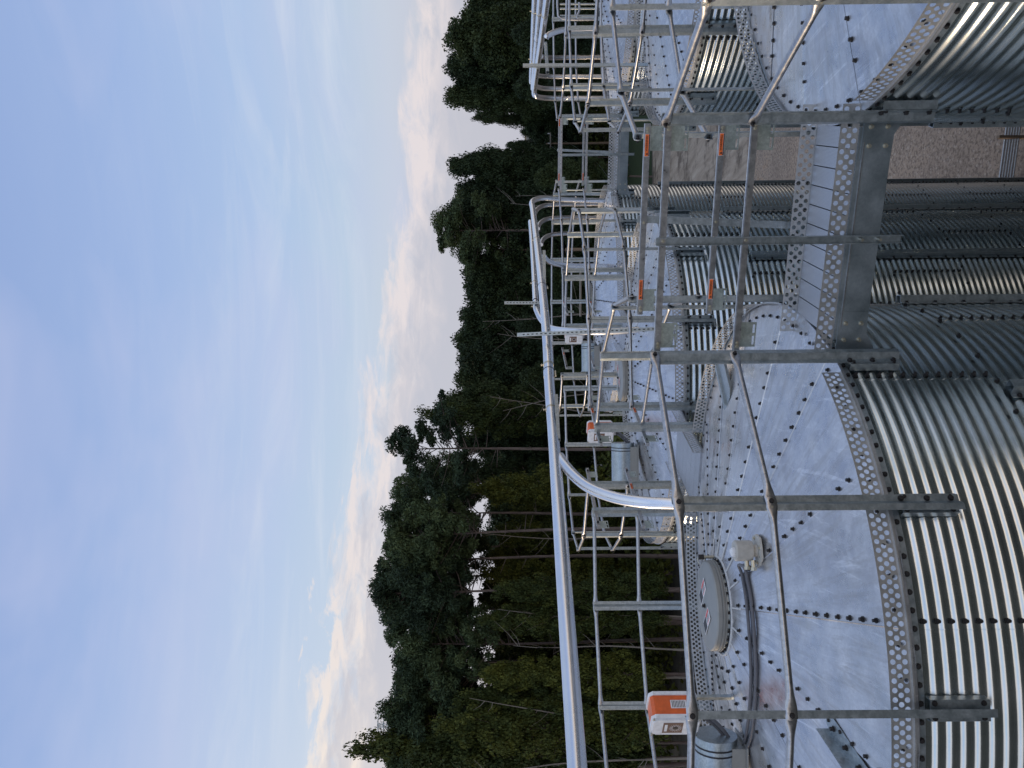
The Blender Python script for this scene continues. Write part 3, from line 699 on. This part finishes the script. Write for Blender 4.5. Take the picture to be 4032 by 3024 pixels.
def housing(C, label):
    g = thing('feed_hopper', label, 'drive housing', (C[0]-1.17, C[1]-.20, ZC-1.43), 'round drive housings on the bin roofs', rz=rad(0))
    mb = MB(); mb.cyl((-.28, 0, 0), (.27, 0, 0), .155, 28, mi=0); mb.cyl((-.295, 0, 0), (-.28, 0, 0), .168, 28, mi=0); mb.cyl((.02, 0, 0), (.03, 0, 0), .16, 28, mi=0)
    ob('drum', mb.mesh('drum', [MM['dark_steel']], True, 35), g)
    for x in (.16, .20):
        mb = MB(); mb.cyl((x, 0, 0), (x+.012, 0, 0), .1575, 28); ob('strap', mb.mesh('strap', MM['black'], True, 35), g)
    mb = MB(); mb.box((-.02, 0, -.13), (.24, 0, 0), (0, .13, 0), (0, 0, .055)); mb.box((-.02, 0, -.19), (.27, 0, 0), (0, .16, 0), (0, 0, .006))
    ob('base', mb.mesh('base', MM['lid']), g)
    return g
housing(BA, 'large drum housing at the left edge beside the biggest control box')
housing(BA2, 'silver drum housing with two black straps on the middle left bin')
housing(BA3, 'small distant drum housing on the farthest left bin')
def on_roof(x, y, C=BA, lift=.0):
    """photo pixel -> point on the roof cone of the bin"""
    d = RX*((3024-y-1512)/FOC) + UP*(-(x-2016)/FOC) + FW
    t = 2.5
    while t < 14:
        P = d*t; rho = math.hypot(P.x-C.x, P.y-C.y)
        if rho < R and P.z+ZC <= EAVE+zroof(max(rho, RT))+lift: return Vector((P.x, P.y, P.z+ZC))
        t += .004
    return Vector((C.x, C.y, EAVE+RISE))
# level sensor can on the nearest left bin
ps = on_roof(2985, 2168)
g = thing('level_sensor', 'beige can-shaped sensor on a round flange, right of the round lid', 'sensor', ps)
mb = MB(); pts = []
for q in range(28):
    rr = .112*(1+.06*math.sin(q*5.1)+.03*math.sin(q*2.3)); pts.append(Vector((rr*math.cos(2*PI*q/28), rr*math.sin(2*PI*q/28), .0)))
mb.prism(pts, (0, 0, .014)); mb.cyl((0, 0, .014), (0, 0, .045), .045, 20, .035)
for q in range(4): bolt(mb, pol(.085, q*PI/2+.4, .014), Z, .010, .01, 1)
ob('flange', mb.mesh('flange', [MM['beige'], MM['zinc']]), g)
mb = MB(); mb.lathe([(.0, .045), (.066, .046), (.070, .055), (.070, .155), (.064, .163), (0.001, .166)], 28); ob('body', mb.mesh('body', MM['beige'], True, 35), g)
mb = MB()
for q in range(9):
    a = random.random()*6.3; rr = random.random()*.028
    mb.lathe([(.001, .03), (.014, .026), (.02, .014), (.018, .0)], 10, (rr*math.cos(a), rr*math.sin(a), .162))
ob('sealed_cap', mb.mesh('sealed_cap', MM['white'], True, 60), g)
for q in range(2):
    mb = MB(); zz = .085-.035*q; mb.cyl((-.055, -.02-.03*q, zz), (-.105, -.035-.03*q, zz), .016, 10); mb.cyl((-.10, -.034-.03*q, zz), (-.12, -.04-.03*q, zz), .021, 6)
    ob('fitting', mb.mesh('fitting', MM['zinc'], True, 35), g)
for k, (dx, lab) in enumerate(((-9, 'grey conduit hose crossing the nearest left roof, the one closer to the lid'), (11, 'grey conduit hose crossing the nearest left roof, the one farther from the lid'))):
    px = [(2930, 2262), (2944, 2340), (2953, 2420), (2962, 2541), (2966, 2678), (2959, 2800), (2944, 2906), (2915, 2985), (2900, 3060)]
    pts = [ps+Vector((-.11, -.037-.03*k, .085-.035*k)), on_roof(2918+dx, 2225, lift=.06)] + [on_roof(x+dx, y, lift=.014) for x, y in px]
    base = pts[0].copy(); mb = MB(); mb.tube(smooth_path([p-base for p in pts], 6), .0115, 10)
    tag(ob('conduit_hose', mb.mesh('conduit_hose', MM['hose'], True, 60), None, base), lab, 'hose', 'conduit hoses on the nearest left roof')
# inspection plate and angle ladder piece on the roof
p = on_roof(2862, 1512)
mb = MB(); d1 = (on_roof(2850, 1440)-on_roof(2850, 1560)); d1.z = 0; d1.normalize(); d2 = Vector((-d1.y, d1.x, 0))
mb.prism([d1*x+d2*y+Z*.03 for x, y in ((-.22, -.09), (-.16, -.14), (.28, -.14), (.28, .12), (-.22, .12))], Z*.004, 0)
mb.prism([d1*x+d2*y+Z*.034 for x, y in ((-.21, .02), (.28, .02), (.28, .035), (-.21, .035))], Z*.02, 0)
mb.box(Vector((0, 0, .012)), d1*.2, d2*.09, Z*.018, 0)
tag(ob('roof_hatch', mb.mesh('roof_hatch', MM['dark_steel']), None, p), 'grey hatch plate lying on the nearest left roof behind the near post', 'hatch')
a = on_roof(3270, 2842); b = on_roof(3405, 3040)
dd = (b-a).normalized(); nn = dd.cross(Z).normalized(); mb = MB(); L = (b-a).length+.2
mb.prism([nn*x+Z*.006+dd*y for x, y in ((-.055, .0), (.02, -.03), (.05, .02), (.05, L), (-.055, L))], Z*.004, 0)
mb.prism([nn*.05+Z*.006, nn*.05+Z*.075, nn*.053+Z*.075, nn*.053+Z*.006], dd*L, 0)
for q in range(4): bolt(mb, dd*(.05+.13*q)+Z*.01, Z, .014, .02, 1)
tag(ob('step_bracket', mb.mesh('step_bracket', [MM['dark_steel'], MM['bolt']]), None, a), 'angled grey step bracket bolted to the nearest left roof at the lower left', 'bracket')
# ladder cage gate at the farthest right bin
g = thing('ladder_cage', 'small caged ladder opening on the farthest right bin, at the right edge', 'ladder', at(2350, 60, 14.6), None)
for yy in (10, 60):
    mb = MB(); b0 = at(2350, 60, 14.6); mb.tube(smooth_path([at(2195+(yy-10)*1.7, yy-50, 14.8)-b0, at(2196+(yy-10)*1.7, 40, 14.8)-b0, at(2215+(yy-10)*1.2, 74, 14.8)-b0, at(2345, 78, 14.8)-b0], 6), .02, 8)
    ob('hoop', mb.mesh('hoop', MM['pipe'], True, 60), g)
for yy in (16, 34, 62):
    mb = MB(); mb.cyl(at(2205, yy, 14.8)-b0, at(2348, yy, 14.8)-b0, .018, 8); ob('upright', mb.mesh('upright', MM['dark_steel']), g)

# ------------------------------------------------------------------ ground
def ground_mat():
    M, nt, b = mat('gravel'); o = objc(nt)
    v = nt.nodes.new('ShaderNodeTexVoronoi'); v.inputs['Scale'].default_value = 17; nt.links.new(o, v.inputs[0])
    n0 = noise(nt, o, .35, 5, .6); n2 = noise(nt, o, 9, 6, .75)
    col = ramp(nt, n0, [(.3, (.22, .175, .14)), (.5, (.30, .24, .19)), (.62, (.33, .26, .20)), (.75, (.33, .18, .08))])
    col = mixc(nt, ramp(nt, n2, [(.42, (.8,)*3), (.52, (0, 0, 0))]), col, (.12, .095, .08, 1))
    sc = nt.nodes.new('ShaderNodeSeparateColor'); nt.links.new(v.outputs['Color'], sc.inputs[0])
    col = mixc(nt, ramp(nt, sc.outputs[0], [(.84, (0, 0, 0)), (.97, (.4,)*3)]), col, (.48, .42, .36, 1))
    nt.links.new(col, b.inputs['Base Color']); b.inputs['Roughness'].default_value = .95; b.inputs['Specular IOR Level'].default_value = .1; bump(nt, b, n2, .9, .06); return M
def conc_mat():
    M, nt, b = mat('stained_concrete'); o = objc(nt)
    n0 = noise(nt, mapping(nt, o, (1.2, .18, 1)), 1.1, 7, .7, .4); n1 = noise(nt, o, .5, 6, .7)
    col = ramp(nt, n0, [(.3, (.15, .115, .08)), (.5, (.29, .235, .18)), (.7, (.40, .34, .27))])
    col = mixc(nt, ramp(nt, n1, [(.5, (0, 0, 0)), (.62, (.85,)*3)]), col, (.07, .05, .035, 1))
    nt.links.new(col, b.inputs['Base Color']); b.inputs['Roughness'].default_value = .9; return M
def soil_mat():
    M, nt, b = mat('litter_and_dark_soil'); o = objc(nt)
    nt.links.new(ramp(nt, noise(nt, o, 1.2, 7, .7), [(.35, (.045, .042, .034)), (.6, (.085, .08, .06)), (.75, (.08, .09, .05))]), b.inputs['Base Color']); b.inputs['Roughness'].default_value = 1; return M
def grass_mat(name, c1, c2):
    M, nt, b = mat(name); o = objc(nt)
    nt.links.new(ramp(nt, noise(nt, o, 3, 6, .7), [(.35, c1), (.65, c2)]), b.inputs['Base Color']); b.inputs['Roughness'].default_value = .9; return M
def sheet(name, x0, x1, y0, y1, z, M, wob=0, n=1):
    mb = MB(); N = n
    vs = []
    for i in range(N+1):
        for j in range(N+1):
            dx = (RNG.random()-.5)*wob if (i in (0, N) or j in (0, N)) else 0
            dy = (RNG.random()-.5)*wob if (i in (0, N) or j in (0, N)) else 0
            vs.append((x0+(x1-x0)*i/N+dx, y0+(y1-y0)*j/N+dy, z))
    mb.add(vs, [(i*(N+1)+j, (i+1)*(N+1)+j, (i+1)*(N+1)+j+1, i*(N+1)+j+1) for i in range(N) for j in range(N)])
    return struct(ob(name, mb.mesh(name, M)))
sheet('ground', -900, 900, -900, 900, 0, soil_mat())
sheet('gravel_yard', -26, 42, 11, 45, .004, ground_mat(), 3, 20)  # starts past the near bins, leaving unseen dark soil to darken their wall reflections
sheet('concrete_pad', 6, 34, 39, 66, .008, conc_mat())
sheet('grass_verge', 2, 44, 66.2, 84, .008, grass_mat('lawn', (.012, .026, .007), (.025, .05, .012)), 2, 20)
g = thing('pipe_rack', 'bundle of six thin steel pipes low over the gravel between the bins', 'pipes', at(3970, 600, 17.6))
b0 = at(3970, 600, 17.6)
for q in range(6):
    mb = MB(); v0 = 3952+q*10.5; a_ = at(v0-8+24, 470, 17.5-.02*q)-b0; c_ = at(v0-24, 760, 17.9-.02*q)-b0; mb.cyl(a_, c_, .022, 8); ob('pipe', mb.mesh('pipe', MM['pipe'], True, 60), g)
mb = MB(); mb.box(at(3990, 540, 17.5)-b0, at(4010, 540, 17.4)-at(3950, 540, 17.4), Vector((.0, .05, 0)), Vector((.03, 0, .0)), 0); ob('support', mb.mesh('support', MM['wood']), g)

# ------------------------------------------------------------------ trees
def leaf_mat(name, cols, sc=.6):
    M, nt, b = mat(name); o = objc(nt)
    oi = nt.nodes.new('ShaderNodeObjectInfo')
    n = noise(nt, o, sc, 3, .6); n2 = noise(nt, o, 6, 2, .5)
    f = mth(nt, 'ADD', mth(nt, 'MULTIPLY', n, .6), mth(nt, 'ADD', mth(nt, 'MULTIPLY', n2, .3), mth(nt, 'MULTIPLY', oi.outputs['Random'], .22)))
    nt.links.new(ramp(nt, f, [(.30, cols[0]), (.52, cols[1]), (.72, cols[2])]), b.inputs['Base Color']); b.inputs['Roughness'].default_value = .75
    b.inputs['Specular IOR Level'].default_value = .25; return M
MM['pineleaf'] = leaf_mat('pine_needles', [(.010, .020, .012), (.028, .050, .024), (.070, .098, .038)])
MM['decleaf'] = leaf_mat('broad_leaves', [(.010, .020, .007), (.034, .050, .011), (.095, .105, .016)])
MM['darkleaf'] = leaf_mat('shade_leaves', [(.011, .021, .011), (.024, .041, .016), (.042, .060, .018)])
def bark_mat():
    M, nt, b = mat('bark'); o = objc(nt)
    n = noise(nt, mapping(nt, o, (3, 3, .5)), 3, 6, .7)
    nt.links.new(ramp(nt, n, [(.3, (.05, .038, .033)), (.7, (.17, .135, .12))]), b.inputs['Base Color']); b.inputs['Roughness'].default_value = .95; bump(nt, b, n, .6, .05); return M
MM['bark'] = bark_mat(); MM['palebark'] = plain('pale_bark', (.20, .18, .155), .9)
def leaves_mesh(name, P, size, M, aspect=.5, up_bias=0.0):
    n = len(P); d1 = RNG.normal(size=(n, 3)); d1 /= np.linalg.norm(d1, axis=1)[:, None]
    d2 = RNG.normal(size=(n, 3)); d2 -= (d2*d1).sum(1)[:, None]*d1; d2 /= np.linalg.norm(d2, axis=1)[:, None]
    s = size*(.4+1.2*RNG.random(n)**1.6)[:, None]
    a, b = d1*s, d2*s*aspect
    V = np.stack([P-a, P+b, P+a, P-b], 1).reshape(-1, 3)
    me = bpy.data.meshes.new(name); me.vertices.add(4*n); me.vertices.foreach_set('co', V.ravel())
    me.loops.add(4*n); me.loops.foreach_set('vertex_index', np.arange(4*n)); me.polygons.add(n)
    me.polygons.foreach_set('loop_start', np.arange(n)*4); me.polygons.foreach_set('loop_total', np.full(n, 4))
    me.materials.append(M); me.update(calc_edges=True); me.validate(); return me
def cluster_points(cent, per, rad_, flat=.7):
    c_ = np.repeat(cent, per, 0); d = RNG.normal(size=(len(c_), 3)); d /= np.linalg.norm(d, axis=1)[:, None]
    rr = rad_*RNG.random(len(c_))**.45; rr = np.repeat(.6+.8*RNG.random(len(cent)), per)*rr
    return c_+d*rr[:, None]*np.array([1, 1, flat])
def build_tree(kind, seed):
    """unit frame: total height 20 m, base at origin. returns (trunk mesh, crown mesh)"""
    rs = random.Random(seed); H_ = 20.0; mb = MB(); lean = (rs.uniform(-.5, .5), rs.uniform(-.5, .5)); cents = []
    def axis(t): return Vector((lean[0]*t+.12*math.sin(t*5+seed), lean[1]*t+.12*math.cos(t*4+seed), H_*t))
    if kind == 'pine': c0, wmax, r0, nb, per, cr_, ls = rs.uniform(.66, .75), rs.uniform(2.8, 3.7), .20, 44, 120, .60, .17
    elif kind == 'lone': c0, wmax, r0, nb, per, cr_, ls = .72, 3.3, .18, 26, 110, .50, .18
    elif kind == 'full': c0, wmax, r0, nb, per, cr_, ls = .22, 4.2, .26, 95, 110, 1.15, .20
    else: c0, wmax, r0, nb, per, cr_, ls = .18, 3.6, .17, 85, 110, .95, .19
    top = .97
    mb.tube([axis(t/12*top) for t in range(13)], [r0*(1-.82*t/12) for t in range(13)], 8)
    for i in range(nb):
        t = c0+(top-c0)*(i+rs.random())/nb
        if kind in ('pine', 'lone'):
            q = (t-c0)/(top-c0); w = wmax*(.45+.75*math.sin(PI*min(1, q*.85+.12)))*(1-.35*q); rise = rs.uniform(.1, .9)
        else:
            q = (t-c0)/(top-c0); w = wmax*math.sin(PI*(q*.8+.16))**.7; rise = rs.uniform(.3, 1.6)
        w *= rs.uniform(.55, 1.1); a = rs.random()*2*PI
        p0 = axis(t-.02); p3 = axis(t)+Vector((w*math.cos(a), w*math.sin(a), rise)); pm = p0.lerp(p3, .5)+Vector((rs.uniform(-.2, .2), rs.uniform(-.2, .2), rs.uniform(-.2, .35)))
        br = r0*(1-t)*.55+.02
        mb.tube([p0, pm, p3], [br, br*.6, .012], 5)
        for f in ((.55, .8, 1.0) if kind in ('pine', 'lone') else (.3, .55, .8, 1.0)):
            c_ = p0.lerp(pm, f*2) if f < .5 else pm.lerp(p3, f*2-1)
            cents.append((c_.x+rs.uniform(-.45, .45), c_.y+rs.uniform(-.45, .45), c_.z+rs.uniform(-.1, .5)))
    if kind in ('pine', 'lone'):      # dead snags below the crown
        for i in range(9):
            t = rs.uniform(c0-.2, c0+.02); a = rs.random()*6.28; w = rs.uniform(.5, 1.6)
            mb.tube([axis(t), axis(t)+Vector((w*math.cos(a), w*math.sin(a), rs.uniform(-.2, .5)))], [.03, .008], 4)
    cents.append(tuple(axis(1.0)))
    cents = np.array(cents)
    P = cluster_points(cents, int(per*(1.8 if kind in ('pine', 'lone') else 1.5)), cr_)
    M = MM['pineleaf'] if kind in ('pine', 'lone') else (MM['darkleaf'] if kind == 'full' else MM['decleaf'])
    return mb.mesh('trunk', MM['bark'], True, 60), leaves_mesh('crown', P, ls*.74, M, .34 if kind in ('pine', 'lone') else .68)
PROTO = {}
for kind, n in (('pine', 4), ('lone', 1), ('full', 3), ('broad', 3)):
    for i in range(n): PROTO[kind, i] = build_tree(kind, 11*i+len(kind))
NTREE = {k: n for k, n in (('pine', 4), ('lone', 1), ('full', 3), ('broad', 3))}
tcount = 0
LBL = {'pine': 'one of the tall dark pines crowded along the wood edge behind the bins',
       'full': 'one of the dense dark trees massed in the shade behind the bins',
       'broad': 'one of the olive-leaved trees in the undergrowth below the pines'}
def tree(yp, vtop, Y, kind, wid=1.0, label=None, group=None):
    global tcount
    top = at(vtop, yp, Y); h_ = top.z*(.965 if kind != 'broad' else .98); k = tcount % NTREE[kind]; tcount += 1
    name = {'pine': 'pine_tree', 'lone': 'pine_tree', 'full': 'leafy_tree', 'broad': 'olive_green_tree'}[kind]
    g = thing(name, label or LBL[kind], 'tree', (top.x, top.y, 0), group or {'pine': 'tall pines', 'lone': 'tall pines', 'full': 'dark leafy trees', 'broad': 'olive-green trees'}[kind], rz=random.random()*6.28)
    s_ = h_/20.0; ws = s_*wid
    for nm, me in zip(('trunk', 'crown'), PROTO[kind, k]):
        o = ob(nm, me, g); o.scale = (ws, ws, s_)
FRONT = [(3010, 1490, 52, 'pine', .85), (2905, 1500, 60, 'pine', 1), (2830, 1490, 53, 'pine', .9), (2745, 1520, 60, 'pine', .9), (2660, 1545, 52, 'pine', .9), (2595, 1530, 62, 'pine', .9), (2530, 1565, 52, 'pine', .8),
         (2458, 1490, 55, 'pine', .95), (2395, 1490, 62, 'pine', .9), (2335, 1445, 51, 'pine', .85), (2262, 1450, 60, 'pine', .9), (2200, 1485, 54, 'pine', .8), (2150, 1590, 62, 'pine', .8), (2091, 1500, 52, 'pine', .85), (2030, 1490, 58, 'pine', .85), (1960, 1520, 62, 'pine', .8), (1900, 1570, 66, 'pine', .6)]
for f in FRONT: tree(*f)
tree(2935, 1455, 52, 'broad', .55, 'tall olive-leaved tree at the left edge, its tip above the pines')
for yp, vt, Y, w in ((2985, 1620, 49, .62), (2870, 1760, 48, .55), (2770, 1840, 49, .5), (2660, 1900, 49, .5), (2440, 1930, 50, .5), (2330, 1990, 50, .5)): tree(yp, vt, Y, 'broad', w)
tree(1770, 1520, 53, 'lone', 1.0, 'lone pine with a long bare leaning trunk and small open crown')
tree(1640, 1690, 70, 'broad', .5, 'airy light-leaved treetop right of the lone bare-trunked pine')
tree(925, 1700, 76, 'pine', 1.25, 'rounded pine standing highest on the right half of the tree line')
tree(150, 1765, 74, 'full', .9, 'broad full tree right of the sky gap, top right of the wood')
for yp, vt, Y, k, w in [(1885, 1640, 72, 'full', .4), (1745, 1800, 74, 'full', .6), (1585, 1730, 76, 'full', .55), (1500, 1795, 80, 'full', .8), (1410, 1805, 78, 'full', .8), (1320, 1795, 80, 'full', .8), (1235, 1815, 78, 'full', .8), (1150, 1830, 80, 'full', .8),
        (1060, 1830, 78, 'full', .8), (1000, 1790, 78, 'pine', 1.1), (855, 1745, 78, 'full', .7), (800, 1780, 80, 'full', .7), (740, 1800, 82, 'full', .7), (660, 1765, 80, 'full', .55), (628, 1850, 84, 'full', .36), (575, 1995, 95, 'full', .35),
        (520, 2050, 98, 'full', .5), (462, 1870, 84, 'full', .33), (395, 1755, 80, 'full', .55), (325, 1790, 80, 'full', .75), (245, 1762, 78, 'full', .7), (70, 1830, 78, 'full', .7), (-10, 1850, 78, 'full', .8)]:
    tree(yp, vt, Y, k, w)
rs = random.Random(3)
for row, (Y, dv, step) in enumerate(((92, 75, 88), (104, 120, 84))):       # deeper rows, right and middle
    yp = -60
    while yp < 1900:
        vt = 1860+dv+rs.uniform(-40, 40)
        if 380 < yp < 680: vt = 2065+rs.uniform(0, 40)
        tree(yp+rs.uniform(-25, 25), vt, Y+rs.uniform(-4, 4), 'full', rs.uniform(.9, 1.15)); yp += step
yp = 1900
while yp < 3130:                                                   # low trees behind the left pines, below the sky gap
    tree(yp, 1925+rs.uniform(-25, 45), 74+rs.uniform(-6, 8), 'full', rs.uniform(.9, 1.2)); yp += 74
yp = 1930
while yp < 3130:
    tree(yp, 1920+rs.uniform(-50, 130), 61+rs.uniform(-3, 4), 'broad', rs.uniform(.6, .85)); yp += 84
for yp in (1480, 1290, 1120, 890, 700, 330, 130): tree(yp, 2080+rs.uniform(-60, 60), 66+rs.uniform(-3, 3), 'full', .75)
for i, (yp, vt, Y, bend) in enumerate(((2130, 1820, 57, .3), (1920, 1880, 60, -.2), (1640, 1930, 62, .8), (1540, 1980, 60, -.7), (1360, 1960, 64, .5), (1240, 1900, 66, -.3), (2440, 1960, 50, .3), (2680, 1990, 50, -.4), (2860, 1850, 48, .9), (2990, 1800, 47, -.5), (2560, 2020, 49, .2), (820, 2010, 70, .2), (760, 2030, 72, -.2))):
    top = at(vt, yp, Y); h_ = top.z; mb = MB(); r_ = random.Random(i)
    ax = [Vector((bend*(t/8)**2*2+.1*math.sin(t+i), .2*math.sin(t*.7), h_*t/8)) for t in range(9)]
    mb.tube(ax, [.085*(1-t/9.5) for t in range(9)], 7)
    for q in range(11):
        t = r_.uniform(2, 7.8); p0 = ax[int(t)].lerp(ax[min(8, int(t)+1)], t-int(t)); a = r_.random()*6.28; w = r_.uniform(.3, 1.7)
        p1 = p0+Vector((w*math.cos(a), w*math.sin(a), w*r_.uniform(.5, 1.3))); mb.tube([p0, p0.lerp(p1, .5)+Vector((0, 0, -.1)), p1], [.022, .014, .005], 4)
    g = thing('bare_tree', 'one of the thin pale leafless trunks standing in front of the dark wood', 'tree', (top.x, top.y, 0), 'bare saplings')
    ob('trunk', mb.mesh('trunk', MM['palebark'], True, 60), g)
# undergrowth along the wood edge
P = []
for i in range(900):
    u = rs.uniform(-1, 1); x = u*42; Y = (58 if x < 4 else 86)+rs.uniform(-3, 22); h_ = rs.uniform(.5, 4.2)
    P.append((x, Y, h_))
und = leaves_mesh('undergrowth', cluster_points(np.array(P), 70, 1.7, .8), .20, MM['decleaf'], .7)
struct(ob('undergrowth', und), 'stuff')
# ------------------------------------------------------------------ far pylon and utility pole
pb = at(1600, 2856, 190); top = at(1487, 2856, 190); mb = MB(); h_ = top.z; w0 = 3.0
for sx_ in (-1, 1):
    for sy in (-1, 1): mb.tube([Vector((sx_*w0, sy*w0, 0)), Vector((sx_*.7, sy*.7, h_*.6)), Vector((sx_*.35, sy*.35, h_))], .09, 4)
n = 26
for i in range(n):
    t0, t1 = i/n, (i+1)/n
    f = lambda t: w0+(.7-w0)*t/.6 if t < .6 else .7+(.35-.7)*(t-.6)/.4
    for s_ in (-1, 1): mb.tube([Vector((-f(t0), s_*f(t0), h_*t0)), Vector((f(t1), s_*f(t1), h_*t1))], .05, 3); mb.tube([Vector((f(t0), s_*f(t0), h_*t0)), Vector((-f(t1), s_*f(t1), h_*t1))], .05, 3)
g = thing('power_pylon', 'tiny lattice pylon top far away above the treetops at the left', 'pylon', (top.x, top.y, 0))
ob('lattice_mast', mb.mesh('lattice_mast', MM['dark_steel']), g)
for z in (.995, .965):
    mb = MB(); zz = h_*z
    for s_ in (-.4, .4): mb.tube([Vector((-2.7, 0, zz)), Vector((0, s_, zz+.25)), Vector((2.7, 0, zz))], .06, 4)
    for q in range(-4, 5): mb.tube([Vector((q*.6, -.3, zz)), Vector((q*.6+.3, .3, zz+.2))], .05, 3)
    for s_ in (-2.6, 2.6): mb.tube([Vector((s_, 0, zz)), Vector((s_, 0, zz-.9))], .07, 4)
    ob('crossarm', mb.mesh('crossarm', MM['dark_steel']), g)
pt = at(2150, 566, 80); g = thing('utility_pole', 'wooden utility pole with a three-wire crossarm in the gap of the trees', 'utility pole', (pt.x, pt.y, 0))
mb = MB(); mb.cyl((0, 0, 0), (0, 0, pt.z), .14, 10, .09); ob('pole', mb.mesh('pole', MM['wood'], True, 60), g)
za = at(2167, 566, 80).z; mb = MB(); mb.box((0, -.12, za), (1.08, 0, 0), (0, .05, 0), (0, 0, .06)); ob('crossarm', mb.mesh('crossarm', MM['palebark']), g)
for q in (-1, 0, 1): mb = MB(); mb.cyl((q*1.0, -.12, za+.06), (q*1.0, -.12, za+.28), .05, 8); ob('insulator', mb.mesh('insulator', MM['white'], True, 60), g)
for q, (ye, ve) in enumerate(((700, 2395), (800, 2290), (890, 2262))):
    p0 = Vector((pt.x+(1-q)*1.0, pt.y-.12, za+.28)); p1 = at(ve, ye, 60); pm = p0.lerp(p1, .5)-Z*.9
    base = p0.copy(); mb = MB(); mb.tube([Vector((0, 0, 0))]+[x-base for x in smooth_path([p0, p0.lerp(p1, .25)-Z*.7, pm, p0.lerp(p1, .75)-Z*.7, p1], 6)][1:], .014, 4)
    tag(ob('power_line', mb.mesh('power_line', MM['pipe']), None, base), ('power line from the right end of the crossarm, ending lowest', 'power line from the middle of the crossarm', 'power line from the left end of the crossarm')[q], 'wire', 'wires sagging from the utility pole')
pt = at(2226, 983, 58); g = thing('utility_pole', 'short brown utility pole seen between the rails over the far left bin', 'utility pole', (pt.x, pt.y, 0))
mb = MB(); mb.cyl((0, 0, 0), (0, 0, pt.z), .15, 10, .12); ob('pole', mb.mesh('pole', MM['wood'], True, 60), g)
mb = MB(); e0, e1 = at(2286, 1025, 57.5)-Vector((pt.x, pt.y, 0)), at(2286, 1246, 57.5)-Vector((pt.x, pt.y, 0)); mb.cyl(e0, e1, .09, 8); mb.cyl(Vector((0, 0, pt.z)), e0, .012, 4); mb.cyl(Vector((0, 0, pt.z)), e1, .012, 4)
ob('crossarm', mb.mesh('crossarm', MM['palebark'], True, 60), g)
